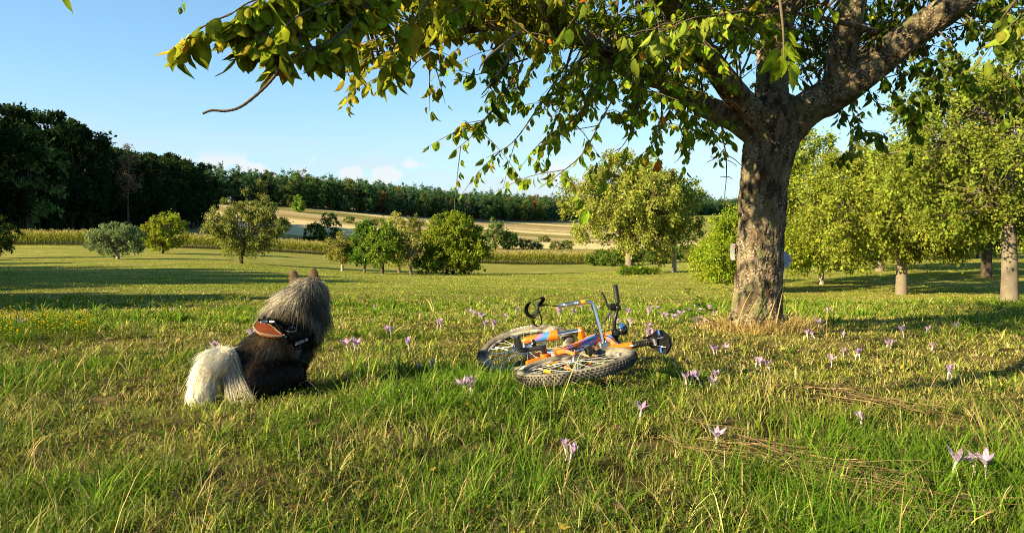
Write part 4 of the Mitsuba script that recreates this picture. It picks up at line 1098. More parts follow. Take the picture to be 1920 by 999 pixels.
def strap(pts, w, th, wdir):
    sp = spline(pts, 10)
    t = unit(np.gradient(sp, axis=0))
    wd = unit(np.asarray(wdir, float) - t * (t @ np.asarray(wdir, float))[:, None])
    nn = np.cross(t, wd)
    n = len(sp)
    v = np.stack([sp + wd * w / 2 + nn * th / 2, sp - wd * w / 2 + nn * th / 2, sp - wd * w / 2 - nn * th / 2, sp + wd * w / 2 - nn * th / 2], 1).reshape(-1, 3)
    i, j = np.meshgrid(np.arange(n - 1), np.arange(4), indexing='ij')
    q = np.stack([i * 4 + j, i * 4 + (j + 1) % 4, (i + 1) * 4 + (j + 1) % 4, (i + 1) * 4 + j], -1).reshape(-1, 4)
    return v, np.vstack([q[:, [0, 1, 2]], q[:, [0, 2, 3]], [[0, 1, 2], [0, 2, 3]], [[n * 4 - 4, n * 4 - 2, n * 4 - 3], [n * 4 - 4, n * 4 - 1, n * 4 - 2]]])


def leash_px(pts, D0=4.06):
    return [at(a, b, D0 + d) for a, b, d in pts]


view_dir = np.array([0.25, 0.95, 0.0])
put('strap', strap(leash_px([(1022, 571, 0), (1012, 572, .0), (1018, 562, .01), (1016, 558, .02), (1004, 562, .03), (992, 569, .03), (987, 578, .02), (988, 587, .0), (994, 592, -.01), (1004, 593, 0)]), .024, .003, (0.8, 0.55, 0.35)), webbing, LE)
put('hook', join([tube(np.array(leash_px([(1007, 566, 0), (1007, 572, 0), (1006, 580, 0)])), .006, 8), (lambda m: (m[0] @ np.array([[1, 0, 0], [0, 0, 1], [0, 1, 0]]) + at(1007, 570, 4.06), m[1]))(ring(np.zeros(3), .012, .003, 20, 6)), (lambda m: (m[0] @ np.array([[1, 0, 0], [0, 0, 1], [0, 1, 0]]) + at(1003, 589, 4.05), m[1]))(ring(np.zeros(3), .013, .0045, 20, 6))]), chrome, LE, smooth=30)
put('swivel', join([tube(np.array(leash_px([(1008, 576, -.01), (1008, 583, -.01), (1005, 590, -.01)])), [.006, .009, .007], 8)]), black_gloss, LE, smooth=30)
put('hand_loop', strap(leash_px([(1006, 592, 0), (1000, 597, 0), (1000, 604, 0), (1006, 611, 0), (1012, 611, .0), (1016, 604, .0), (1014, 594, .0), (1011, 583, 0), (1009, 575, 0)]), .011, .003, (0.5, 0.8, 0.2)), webbing, LE)
# ---------------------------------------------------------------- the dog, sitting, seen from behind
DOG = thing('dog', 'fluffy grey and black dog with white plumed tail sitting in the grass, looking away', 'dog')
rng = np.random.default_rng(7)


def ball(p, r, n=24):
    return m3.Manifold.sphere(float(r), n).translate([float(x) for x in p])


def chain(*nodes):
    out = m3.Manifold()
    for (a, ra), (b, rb) in zip(nodes[:-1], nodes[1:]):
        out += m3.Manifold.batch_hull([ball(a, ra), ball(b, rb)])
    return out


def gz(p, h=0.0):
    return np.array([p[0], p[1], float(ground(p[0], p[1])) + h])


DX = np.array([0, 0, 0.0])
rump, loin, chest, shoulder = at(464, 694, 3.55), at(500, 668, 3.66), at(542, 656, 3.82), at(534, 638, 3.79)
neck1, neck2, skull, brow = at(548, 608, 3.84), at(563, 582, 3.92), at(578, 556, 3.98), at(586, 552, 4.06)
muz1, muz2 = at(600, 566, 4.16), at(606, 571, 4.23)
side = unit(np.array([0.80, -0.60, 0.0]))          # towards the dog's right
fwd = unit(np.array([0.60, 0.80, 0.0]))
body = chain((rump, .125), (loin, .132), (shoulder, .112)) + chain((loin, .122), (chest, .105)) + chain((shoulder, .108), (neck1, .134), (neck2, .134), (skull, .100), (brow, .080), (muz1, .042), (muz2, .030)) + chain((chest, .092), (neck2, .11))
for s in (-1, 1):
    sh = chest + side * s * .07 + [0, 0, -.02]
    el = sh + fwd * -.01 + [0, 0, -.09]
    paw = gz(el + fwd * .03, .025)
    body += chain((sh, .072), (el, .046), (paw + [0, 0, .03], .028), (paw, .027), (paw + fwd * .05 - [0, 0, .006], .022))
    hip = rump + side * s * .075 + [0, 0, -.02]
    knee = gz(hip + fwd * .17 + side * s * .05, .10)
    hock = gz(hip + fwd * -.01 + side * s * .06, .045)
    toe = gz(hock + fwd * .15, .024)
    body += chain((hip, .098), (knee, .058), (hock, .030), (toe, .024))
body = body.refine_to_length(0.018)
mm = body.to_mesh()
dm = trimesh.Trimesh(mm.vert_properties[:, :3], mm.tri_verts)
dm.merge_vertices()
trimesh.smoothing.filter_taubin(dm, iterations=14)

spine = spline([rump, loin, shoulder, neck1, neck2, skull, brow, muz1, muz2], 8)
sp_t = unit(np.gradient(spine, axis=0))
kds = cKDTree(spine)


def zone(P):
    """0 at the rump .. 1 at the nose, along the spine"""
    _, j = kds.query(P)
    return j / (len(spine) - 1), sp_t[j], spine[j]


def dog_color(P, N, rg):
    t, _, c = zone(P)
    n = len(P)
    up = N[:, 2]
    nz = meshkit.fbm(P * 9, 3, 4)
    k2 = meshkit.fbm(P * 30, 2, 9)
    blackc, brown, tan = np.array([.0045, .0036, .003]), np.array([.024, .015, .008]), np.array([.14, .095, .052])
    grey, beige = np.array([.150, .138, .115]), np.array([.36, .32, .255])
    col = np.tile(blackc, (n, 1))
    # tan patch in the saddle
    sd = np.exp(-(((P - at(503, 645, 3.52)) / [.075, .25, .055]) ** 2).sum(1))
    col = col + (tan - col) * np.clip(sd * 1.5 * (0.5 + nz), 0, .9)[:, None]
    col = col + (brown - col) * (np.clip((nz - .42) * 3, 0, .6) * (t < .42))[:, None]
    m = np.clip((t - .36) / .06, 0, 1)
    ruff = grey + (beige - grey) * np.clip((nz - .40) * 4 + 0.35 * np.sin(t * 60), 0, 1)[:, None]
    ruff = ruff * (0.55 + 0.9 * k2)[:, None]
    low = np.clip((.49 - t) / .08, 0, 1)                       # dark rim of the ruff
    ruff = ruff + (brown * .8 - ruff) * (low * .75)[:, None]
    lx = ((P - c) * side).sum(1)
    painted_shade = np.clip((lx - .045) / .06, 0, 1) * (t > .45)  # shade painted into the ruff colour on the side away from the sun
    ruff = ruff + (blackc * 1.3 - ruff) * (painted_shade * .85)[:, None]
    head = np.clip((t - .70) / .05, 0, 1)
    ruff = ruff + (np.array([.15, .115, .075]) - ruff) * (head * .7)[:, None]
    col = col + (ruff - col) * m[:, None]
    legs = (P[:, 2] < 0.14) & (t < .6)
    col[legs] = blackc * 1.1 + brown * .2 * nz[legs][:, None]
    return np.clip(col, .004, .7)


put('body', (dm.vertices, dm.faces), fur_m, DOG, smooth=True, color=dog_color(np.array(dm.vertices), np.array(dm.vertex_normals), rng) * .8)


def strands(P, N, D, L, W, col, tip, bend=None, seg=3, nmix=0.75, rg=None):
    """hair as thin ribbons; their shading normals lean to the skin's normal as in dense fur"""
    n = len(P)
    D = unit(D)
    bend = np.zeros((n, 3)) if bend is None else bend
    wd = unit(np.cross(D, N + rg.normal(0, .4, (n, 3))))
    t = np.linspace(0, 1, seg + 1)
    V, Nn, Cc = [], [], []
    for k, tt in enumerate(t):
        c = P + D * (L * tt)[:, None] + bend * (L * tt * tt)[:, None]
        w = (W * (1 - tt * .85))[:, None] / 2
        V += [c - wd * w, c + wd * w]
        hn = unit(N * nmix + np.cross(wd, D) * (1 - nmix) + rg.normal(0, .10, (n, 3)))
        Nn += [hn, hn]
        cc = col + (tip - col) * tt
        Cc += [cc, cc]
    m = 2 * (seg + 1)
    V, Nn, Cc = np.stack(V, 1).reshape(-1, 3), np.stack(Nn, 1).reshape(-1, 3), np.stack(Cc, 1).reshape(-1, 3)
    F = np.array([[2 * k, 2 * k + 1, 2 * k + 3] for k in range(seg)] + [[2 * k, 2 * k + 3, 2 * k + 2] for k in range(seg)])
    f = (F[None] + (np.arange(n) * m)[:, None, None]).reshape(-1, 3)
    return (V, f), np.clip(Nn, -1, 1), np.clip(Cc, .003, .85)


NS = 62000
P, fi = trimesh.sample.sample_surface(dm, NS, seed=3)
P = np.array(P)
Nf = np.array(dm.face_normals)[fi]
t, tdir, c = zone(P)
flow = -tdir * 0.9 + np.array([0, 0, -.55])
flow = flow - Nf * (flow * Nf).sum(1, keepdims=True)
lock = meshkit.noise(P * 28, 6)[:, None] - .5
lock2 = meshkit.noise(P * 28 + 50, 6)[:, None] - .5
D = unit(flow) * 0.92 + Nf * 0.42 + np.cross(Nf, unit(flow)) * lock * 0.7 + Nf * lock2 * 0.3 + rng.normal(0, .10, (NS, 3))
Lh = np.interp(t, [0, .3, .38, .45, .60, .68, .74, .82, 1], [.046, .040, .055, .115, .085, .055, .028, .018, .010])
Lh = Lh * np.where((P[:, 2] < .13) & (t < .6), .55, 1) * np.exp(rng.normal(0, .2, NS))
col = dog_color(P, Nf, rng) * np.exp(rng.normal(0, .34, (NS, 1)))
tipc = col * (0.75 + .7 * rng.random((NS, 1)))
qs = P - tdir * ((P * tdir).sum(1, keepdims=True) * .8)
streak = meshkit.noise(qs * 75, 8)[:, None] * .6 + meshkit.noise(qs * 32, 18)[:, None] * .4
col = col * np.clip(.25 + 1.5 * streak, .3, 1.7)
tipc = tipc * np.clip(.15 + 1.7 * streak, .2, 1.8)
drk = rng.random(NS) < .16
tipc[drk] *= .35
m, n_, c_ = strands(P, Nf, D, Lh, np.full(NS, .0027), col, tipc, bend=np.tile([0, 0, -.25], (NS, 1)), rg=rng)
put('fur', m, fur_m, DOG, color=c_, normals=n_, kind='stuff')

# ears
hd = unit(brow - skull)
for (px, py, tx, ty, D0, w_) in [(553, 528, 549, 508, 4.0, .034), (590, 527, 587, 505, 4.02, .034)]:
    b0, tp = at(px, py + 4, D0), at(tx, ty, D0 + .01)
    rows = [b0 - (tp - b0) * .2, b0, b0 * .45 + tp * .55, tp * .93 + b0 * .07, tp]
    v, f = tube(spline(rows, 4), np.interp(np.linspace(0, 1, 17), [0, .2, .6, .9, 1], [w_, w_ * .98, w_ * .62, w_ * .2, .002]), 14)
    cb = b0 * .5 + tp * .5
    v = cb + (v - cb) - hd * ((v - cb) @ hd)[:, None] * .55       # flattened front to back
    ek = put('ear', (v, f), fur_m, DOG, smooth=True, color=np.tile([.085, .055, .030], (len(v), 1)))
    em = trimesh.Trimesh(v, f, process=False)
    ep_, ef = trimesh.sample.sample_surface(em, 2200, seed=5)
    en = np.array(em.face_normals)[ef]
    up = unit(tp - b0)
    m, n_, c_ = strands(np.array(ep_), en, up * .9 + en * .45 + rng.normal(0, .12, (2200, 3)), np.full(2200, .013) * np.exp(rng.normal(0, .2, 2200)), np.full(2200, .0016), np.tile([.11, .072, .038], (2200, 1)) * np.exp(rng.normal(0, .3, (2200, 1))), np.tile([.10, .07, .045], (2200, 1)), rg=rng)
    put('fur', m, fur_m, ek, color=c_, normals=n_, kind='stuff')
# face, turned away from us
fdir = unit(muz2 - skull)
fside = unit(np.cross(fdir, [0, 0, 1.0]))
fup = np.cross(fside, fdir)
for s in (-1, 1):
    e = trimesh.creation.icosphere(2, 0.011)
    put('eye', (np.array(e.vertices) + brow + fdir * .060 + fside * s * .034 + fup * .012, np.array(e.faces)), black_gloss, DOG, smooth=True)
nv = trimesh.creation.icosphere(2, 0.016)
put('nose', (np.array(nv.vertices) * [1, 1, .8] + muz2 + fdir * .028 + fup * .006, np.array(nv.faces)), black_gloss, DOG, smooth=True)
put('mouth', tube(spline([muz1 - fside * .03 - fup * .022, muz2 - fup * .022 + fdir * .015, muz1 + fside * .03 - fup * .022], 5), .004, 6), black_rubber, DOG, smooth=True)

# tail: a long-haired plume that hangs over the rump to the ground
tk = key_of('tail', DOG)
core = spline([np.r_[at(444, 682, 3.50), .035], np.r_[at(424, 670, 3.45), .040], np.r_[at(402, 670, 3.41), .040], np.r_[at(388, 690, 3.39), .040], np.r_[at(380, 716, 3.38), .036], np.r_[at(376, 738, 3.37), .028]], 7)
put('core', tube(core[:, :3], core[:, 3], 14), fur_m, tk, smooth=True, color=np.tile([.50, .44, .34], (len(core) * 14 + 2, 1)))
NT = 26000
tt = rng.random(NT) ** .9
j = tt * (len(core) - 1)
jj = np.arange(len(core))
Pc = np.stack([np.interp(j, jj, core[:, k]) for k in range(3)], 1)
rr = np.interp(j, jj, core[:, 3])
ct = unit(np.stack([np.interp(j, jj, np.gradient(core[:, k])) for k in range(3)], 1))
ph = rng.random(NT) * 6.283
e1 = unit(np.cross(ct, [0.35, 0.93, 0]))
e2 = np.cross(ct, e1)
rad = e1 * np.cos(ph)[:, None] + e2 * np.sin(ph)[:, None]
P = Pc + rad * rr[:, None]
q3 = np.stack([tt * 16, np.cos(ph) * 3, np.sin(ph) * 3], 1)
lk, lk2 = meshkit.noise(q3, 3) - .5, meshkit.noise(q3 * 2.3, 13) - .5
D = ct * .75 + rad * (.36 + .5 * lk[:, None]) + np.array([0, 0, -.30]) + np.cross(ct, rad) * (lk2[:, None] * 1.0) + rng.normal(0, .05, (NT, 3))
Lh = np.interp(tt, [0, .3, 1], [.062, .070, .058]) * np.exp(rng.normal(0, .15, NT)) * (1 + 1.0 * lk2)
col = np.array([.80, .73, .60]) * np.exp(rng.normal(0, .10, (NT, 1))) * np.clip(1 + 1.1 * lk[:, None], .45, 1.15)
m, n_, c_ = strands(P, rad, D, Lh, np.full(NT, .0024), col, col * .97, bend=np.tile([0, 0, -.45], (NT, 1)), rg=rng, nmix=.5)
put('plume', m, fur_m, tk, color=c_, normals=n_, kind='stuff')
# a few long wisps that stand up from the bend
NW = 260
P = at(412, 668, 3.43) + rng.normal(0, .02, (NW, 3)) * [1, 1, .4]
D = np.array([-.15, -.2, 1.0]) + rng.normal(0, .45, (NW, 3))
m, n_, c_ = strands(P, np.tile([-.4, -.6, .7], (NW, 1)), D, rng.uniform(.03, .075, NW), np.full(NW, .002), np.tile([.7, .64, .54], (NW, 1)), np.tile([.75, .7, .6], (NW, 1)), bend=np.tile([.3, 0, -.2], (NW, 1)), rg=rng)
put('wisps', m, fur_m, tk, color=c_, normals=n_, kind='stuff')
# the grey-white skirt of long hair that falls from the tail root to the right, parted from the plume
NK = 9000
a, b = np.array(at(418, 666, 3.42)), np.array(at(440, 676, 3.43))
u = rng.random(NK)
P = a + (b - a) * u[:, None] + rng.normal(0, .010, (NK, 3))
lk = meshkit.noise(np.stack([u * 17, u * 0, u * 0], 1), 5)
aim = np.array(at(428, 742, 3.36)) + u[:, None] * (np.array(at(470, 736, 3.39)) - np.array(at(428, 742, 3.36)))
dirn = unit(aim - P) + (lk[:, None] - .5) * np.array([.30, .1, 0]) + rng.normal(0, .045, (NK, 3))
Lh = np.linalg.norm(aim - P, axis=1) * np.exp(rng.normal(0, .22, NK)) * (0.62 + .6 * lk)
col = np.array([.36, .32, .26]) * np.exp(rng.normal(0, .2, (NK, 1))) * (0.30 + 1.0 * lk)[:, None]
m, n_, c_ = strands(P, np.tile(unit(np.array([-.35, -.9, .3])), (NK, 1)), dirn, Lh, np.full(NK, .0025), col, col * 1.2, bend=np.tile([.06, 0, -.12], (NK, 1)), rg=rng, nmix=.5)
put('feathering', m, fur_m, tk, color=c_, normals=n_, kind='stuff')

# harness: pads and straps that lie on the coat
HN = key_of('harness', DOG)
kd_b = cKDTree(np.array(dm.vertices))


def on_coat(p, lift=.034):
    """push a point out of the body to the surface of the coat"""
    _, i = kd_b.query(p)
    return np.array(dm.vertices)[i] + np.array(dm.vertex_normals)[i] * lift, np.array(dm.vertex_normals)[i]


def ray_hit(o, d):
    tri = np.array(dm.triangles)
    e1_, e2_ = tri[:, 1] - tri[:, 0], tri[:, 2] - tri[:, 0]
    h = np.cross(d, e2_)
    a_ = (e1_ * h).sum(1)
    a_ = np.where(np.abs(a_) < 1e-12, 1e-12, a_)
    s_ = o - tri[:, 0]
    u_ = (s_ * h).sum(1) / a_
    q_ = np.cross(s_, e1_)
    v_ = (q_ @ d) / a_
    t_ = (e2_ * q_).sum(1) / a_
    ok = (u_ >= 0) & (v_ >= 0) & (u_ + v_ <= 1) & (t_ > 0)
    return [o + d * t_[ok].min()] if ok.any() else []


def coat_point(px, py, lift=.036, D0=3.2, D1=4.2):
    o, e = np.array([0, 0, EYE]), at(px, py, 4.0)
    d = unit(e - o)
    loc = ray_hit(o, d)
    p = loc[0] if len(loc) else at(px, py, 3.72)
    if not len(loc):
        _, i = kd_b.query(p)
        p = np.array(dm.vertices)[i]
    _, i = kd_b.query(p)
    return p + np.array(dm.vertex_normals)[i] * lift


def patch(outline, th=.007, grow=1.0, lift=.036):
    """a padded panel: outline in the photograph laid on the coat"""
    o = np.array([coat_point(*q, lift=lift) for q in outline])
    c = o.mean(0)
    o = c + (o - c) * grow
    nrm = np.linalg.svd(o - c)[2][2]
    o = o - np.outer((o - c) @ nrm, nrm) * .8
    if nrm @ (np.array([0, 0, EYE]) - c) < 0:
        nrm = -nrm
    o = spline(np.vstack([o, o[:1]]), 4)[:-1]
    n = len(o)
    inn = c + (o - c) * .55 + nrm * th * 1.5
    v = np.vstack([o - nrm * th, o + nrm * th, inn, [c + nrm * th * 1.7]])
    i = np.arange(n)
    k = (i + 1) % n
    f = np.vstack([np.stack([i, k, k + n], 1), np.stack([i, k + n, i + n], 1), np.stack([i + n, k + n, k + 2 * n], 1), np.stack([i + n, k + 2 * n, i + 2 * n], 1), np.stack([i + 2 * n, k + 2 * n, 0 * i + 3 * n], 1)])
    return (v, f), c, nrm, o


orange_pad = solid('orange_mesh_fabric', (0.15, 0.032, 0.009), 0.8, spec=0.2)
tan_edge = solid('tan_webbing', (0.16, 0.125, 0.08), 0.85, spec=0.2)
OUT = [(481, 626), (484, 617), (494, 610), (504, 611), (512, 619), (518, 630), (526, 643), (514, 641), (500, 637), (488, 633)]
(pm, cpad, npad, orim) = patch(OUT)
put('pad', pm, orange_pad, HN, smooth=40, label='rust orange mesh back pad of the harness')
rim_pts = np.vstack([orim, orim[:1]]) + npad * .004
put('edging', tube(rim_pts, .0055, 7, caps=False), tan_edge, HN, smooth=True)
cp = lambda a, b, h=.045: coat_point(a, b, h)
put('handle', strap([cp(496, 607, .03), cp(500, 606, .05) + [0, 0, .01], cp(508, 611, .055), cp(514, 620, .055), cp(519, 630, .05), cp(524, 640, .04)], .016, .005, npad), webbing, HN)
put('strap', strap([cp(492, 610), cp(505, 603), cp(519, 607), cp(530, 622), cp(528, 640), cp(534, 660), cp(545, 680, .03)], .034, .006, (1, 0.3, 0.4)), webbing, HN)
put('strap', strap([cp(520, 642), cp(533, 652, .04), cp(548, 645, .04), cp(562, 636, .04), cp(578, 628, .04), cp(590, 632, .03)], .036, .006, (0.2, -0.2, 1)), webbing, HN)
rg_c, rg_n = cp(519, 618, .06), npad
ringm = ring(np.zeros(3), .030, .0028, 28, 6)
ex = unit(np.cross(rg_n, [0, 0, 1.0]))
ey = np.cross(rg_n, ex)
Rm = np.stack([ex, ey, rg_n])
put('ring', (ringm[0] @ Rm + cp(536, 628, .05), ringm[1]), solid('worn_steel', (0.30, 0.30, 0.32), 0.3, 1.0), HN, smooth=True)
put('buckle', (ring(np.zeros(3), .014, .003, 20, 6, 1.0)[0] * [1.3, 1, 1] @ Rm + cp(499, 621, .055), ring(np.zeros(3), .014, .003, 20, 6)[1]), chrome, HN, smooth=True)
put('buckle', (ring(np.zeros(3), .008, .0025, 16, 6)[0] @ Rm + cp(525, 641, .05), ring(np.zeros(3), .008, .0025, 16, 6)[1]), chrome, HN, smooth=True)
tagm = trimesh.creation.cylinder(.0135, .002, sections=24)
put('tag', (np.array(tagm.vertices) @ Rm + cp(508, 625, .062) + npad * .01, np.array(tagm.faces)), white_p, HN, smooth=30, label='round white dog tag')
lt = meshkit.text_mesh('JULIUS-K9', .0115, .0015, True)
lv = np.array(lt.vertices)
a_, b_ = cp(536, 652, .053), cp(559, 638, .053)
dx = unit(b_ - a_)
dn = unit(np.array([0, 0, EYE]) - a_)
dn = unit(dn - dx * (dn @ dx))
dy = np.cross(dn, dx)
put('lettering', (a_ + dn * .012 + (lv[:, :1] * dx + (lv[:, 1:2] - .005) * dy + lv[:, 2:] * dn) * (np.linalg.norm(b_ - a_) / lv[:, 0].max()), np.array(lt.faces)), solid('grey_print', (0.30, 0.33, 0.33), 0.7), HN, label='small grey letters on the side strap')
(pm, c2, n2, o2) = patch([(541, 665), (546, 657), (556, 654), (560, 660), (558, 668), (548, 673)], lift=.02)
put('chest_pad', pm, solid('blue_grey_fabric', (0.016, 0.024, 0.036), 0.7), HN, smooth=40, label='blue-grey chest pad of the harness')
# ---------------------------------------------------------------- plates on the trunk, sapling
rng = np.random.default_rng(99)
PL = thing('white_plate', 'white metal band plate with a small pink emblem on the left side of the trunk', 'sign')
c0 = at(1381, 472, 6.96)
yy = np.linspace(-.15, .15, 9)
bend = np.linspace(-1, 1, 11)
V = np.array([[c0[0] - .055 + .010 * (1 - b * b) * -1 + .05 * (k / 5), c0[1] - .0 + .02 * k / 5, c0[2] + b * .082] for k in range(6) for b in bend])
i, j = np.meshgrid(np.arange(5), np.arange(10), indexing='ij')
a = (i * 11 + j).ravel()
q = np.stack([a, a + 11, a + 12, a + 1], 1)
V2 = V + [0, .004, 0]
put('plate', (np.vstack([V, V2]), np.vstack([q[:, [0, 1, 2]], q[:, [0, 2, 3]], q[:, [0, 2, 1]] + len(V), q[:, [0, 3, 2]] + len(V)])), white_p, PL, smooth=True)
em = [ring(np.zeros(3), .009, .0032, 18, 6), ring(np.array([0.006, .016, 0]), .007, .003, 16, 6), ring(np.array([-.008, .014, 0]), .006, .003, 16, 6), cyl((0, -.006, 0), (.006, -.026, 0), .003, 6)]
v, f = join(em)
v = v * .62
put('emblem', (np.stack([v[:, 0], v[:, 2] * .3, v[:, 1]], 1) + c0 + [-.028, .004, .052], f), solid('pink_print', (0.45, 0.08, 0.28), 0.6), PL, smooth=True)
PD = thing('grey_disc', 'blue-grey perforated round plate showing behind the right side of the trunk', 'sign')
c1 = at(1468, 487, 7.02)
d = trimesh.creation.cylinder(.085, .012, sections=40)
v = np.array(d.vertices)
put('disc', (np.stack([v[:, 0], v[:, 2], v[:, 1]], 1) + c1, np.array(d.faces)), solid('grey_blue_paint', (0.30, 0.36, 0.46), 0.5), PD, smooth=30)
dots = [cyl(c1 + [.017 * a + (.0085 if b % 2 else 0), -.0075, .0148 * b], c1 + [.017 * a + (.0085 if b % 2 else 0), -.006, .0148 * b], .0042, 8) for a in range(-4, 5) for b in range(-5, 6) if (.017 * a + .004) ** 2 + (.0148 * b) ** 2 < .075 ** 2]
put('holes', join(dots), dark_metal, PD, kind='stuff')

SAP = thing('sapling', 'young leafy shoot with a few green leaves right of the bicycle', 'plant')
s0 = hit(1345, 622)
Ds = s0[1]
st, LPs = [], []
for rows in ([(1345, 622), (1330, 590), (1312, 560), (1285, 540)], [(1340, 610), (1310, 585), (1280, 578), (1255, 583)], [(1330, 590), (1318, 572), (1308, 566)], [(1342, 615), (1330, 598), (1300, 600), (1270, 604)]):
    q = spline([at(a, b, Ds) + rng.normal(0, .02, 3) * [0, 1, 0] for a, b in rows], 6)
    st.append(tube(q, np.linspace(.004, .0015, len(q)), 5))
    m = 9
    t = np.linspace(.35, 1, m) * (len(q) - 1)
    P = np.stack([np.interp(t, np.arange(len(q)), q[:, k]) for k in range(3)], 1)
    ph = np.arange(m) * 2.4
    ax = np.stack([np.cos(ph) - .3, np.sin(ph), -.3 + 0 * ph], 1)
    for n_ in range(m):
        v, f, c = leaves(P[n_:n_ + 1], ax[n_:n_ + 1], np.cross(ax[n_:n_ + 1], [[0, 0, 1.0]]), np.array([.085]), np.array([.048]), leaf_colors(rng, 1, (.055, .11, .014), .2, 0), True, .2, .3, rng)
        put('leaf', (v, f), leaf_m, SAP, smooth=True, color=c)
put('stem', join(st), twig_m, SAP, smooth=True)

# ---------------------------------------------------------------- autumn crocuses
WH, LI = np.array([.60, .50, .62]), np.array([.42, .25, .50])


def crocus(pos, n_flower, h, label, group=None, near=True, spread=.05, lean=None):
    k = thing('autumn_crocus', label, 'flower', group)
    for q in range(n_flower):
        hh = h * rng.uniform(.38, .75)
        b = np.array([pos[0] + rng.normal(0, spread), pos[1] + rng.normal(0, spread * .6), 0])
        b[2] = ground(b[0], b[1])
        tp = b + [rng.normal(0, .2) * hh, rng.normal(0, .2) * hh, hh]
        d = unit(tp - b)
        stem = spline([b - [0, 0, .01], b * .5 + tp * .5 + [rng.normal(0, .004), 0, 0], tp], 4)
        op = rng.uniform(.35, 1.25)
        ph0 = rng.random() * 6.28
        shade = rng.uniform(.75, 1.1)
        fl = key_of('flower', k)
        pet = []
        for p_ in range(6):
            ph = ph0 + p_ * 1.047 + rng.normal(0, .12)
            e = np.array([math.cos(ph), math.sin(ph), 0])
            e = e - d * (e @ d)
            L_ = rng.uniform(.032, .046) * (1 if near else 1.45)
            n = 5
            w = np.array([.30, .75, 1.0, .8, .12]) * .0092 * (1 if near else 1.5)
            t = np.linspace(0, 1, n)
            cen = tp + d * (L_ * t)[:, None] + e * (L_ * op * (t ** 1.4))[:, None]
            sd = unit(np.cross(d, e))
            v = np.vstack([cen + sd * w[:, None] + e * .002, cen - d * .001, cen - sd * w[:, None] + e * .002])
            f = np.array([[a, a + 1, n + a + 1] for a in range(n - 1)] + [[a, n + a + 1, n + a] for a in range(n - 1)] + [[n + a, n + a + 1, 2 * n + a + 1] for a in range(n - 1)] + [[n + a, 2 * n + a + 1, 2 * n + a] for a in range(n - 1)])
            c = (WH + (LI - WH) * np.clip(np.tile(t, 3) * .9 + rng.normal(0, .12), 0, 1)[:, None]) * shade
            if near:
                scene_k = put('petal', (v, f), petal_m, fl, smooth=True, color=c)
            else:
                pet.append((v, f, c))
        if near:
            put('tube', tube(stem, np.linspace(.003, .0042, len(stem)), 7), solid_white_tube, fl, smooth=True)
        else:
            v, f, c = join(pet)
            used.pop(fl, None)
            n0 = key_of('flower', k) if False else fl
            tb = tube(stem, np.linspace(.004, .0052, len(stem)), 5)
            v, f, c = join([(v, f, c), (*tb, np.array([.62, .55, .58]))])
            scene[n0] = mikit.ply((v, f), petal_m, smooth=True, color=c)
            used[n0] = 1
    return k


solid_white_tube = solid('crocus_tube', (0.66, 0.58, 0.60), 0.6, spec=0.2)
NEARF = [
    (880, 742, 4, .085, 'cluster of pale crocuses in front of the bicycle wheel, left of the tyre', .035),
    (1322, 730, 5, .09, 'large cluster of lilac crocuses right of the bicycle, in the shadow edge', .05),
    (1432, 694, 3, .075, 'low group of three lilac crocuses in the shade below the big trunk', .04),
    (1194, 790, 1, .085, 'single crocus standing below the rear tyre of the bicycle', .012),
    (1340, 838, 1, .10, 'single tall crocus beside the lower straw heap', .008),
    (1064, 862, 2, .065, 'pair of small crocuses low in the middle foreground', .025),
    (1625, 812, 1, .085, 'single pale crocus on the right, below the upper straw', .01),
    (1826, 905, 3, .10, 'three crocuses close together nearest the bottom right corner', .038),
    (1781, 712, 2, .075, 'whitish crocus pair in the dry grass at the right', .02),
    (1598, 675, 3, .07, 'bunch of white-lilac crocuses right of the trunk shadow', .025),
    (1567, 688, 1, .06, 'small crocus just left of the white-lilac bunch', .014),
    (1669, 652, 3, .07, 'pale crocus bunch in the grass right of the trunk', .03),
    (1751, 628, 2, .08, 'lilac crocuses in the shade at the right edge of the meadow', .03),
    (1752, 660, 1, .06, 'single crocus below the shaded lilac ones on the right', .01),
    (495, 740, 2, .07, 'lilac crocus pair in the grass right in front of the dog', .03),
    (800, 700, 2, .075, 'bluish crocus in the shade between dog and bicycle', .02),
    (1333, 664, 2, .06, 'two lilac crocuses left of the group below the trunk', .03),
    (1356, 660, 1, .06, 'single lilac crocus beside the two left of the trunk group', .02),
    (1524, 634, 3, .07, 'crocuses at the right foot of the big trunk', .04),
    (1577, 636, 1, .06, 'single crocus right of the ones at the trunk foot', .012),
]
for px, py, n, h, lab, sp_ in NEARF:
    crocus(hit(px, py), n, h, lab, near=True, spread=sp_)
SMALL = sorted([(1315, 612, 3), (1312, 588, 1), (1335, 585, 2), (1276, 596, 2), (1292, 590, 2), (1254, 602, 1), (1210, 592, 2), (1213, 622, 1), (1240, 598, 1), (1181, 592, 2), (1187, 612, 1), (1210, 640, 3), (1150, 604, 1), (1055, 592, 3), (1075, 592, 2),
                  (1112, 588, 2), (1130, 585, 1), (820, 618, 2), (732, 634, 2), (762, 658, 1), (655, 664, 1), (668, 660, 2), (890, 600, 1), (884, 592, 1), (895, 602, 2), (922, 618, 2), (905, 622, 1), (950, 606, 1), (36, 615, 1), (400, 664, 1), (1785, 622, 1), (1695, 634, 1),
                  (1162, 612, 1), (1268, 606, 1), (1330, 600, 1), (1230, 585, 1), (1300, 580, 1), (1556, 590, 1), (1545, 615, 1), (700, 585, 1), (322, 590, 1), (1225, 584, 1), (1088, 584, 1), (970, 590, 1), (455, 640, 1)])
ORD = 'first second third fourth fifth sixth seventh eighth ninth tenth eleventh twelfth thirteenth fourteenth fifteenth sixteenth seventeenth eighteenth nineteenth twentieth'.split()
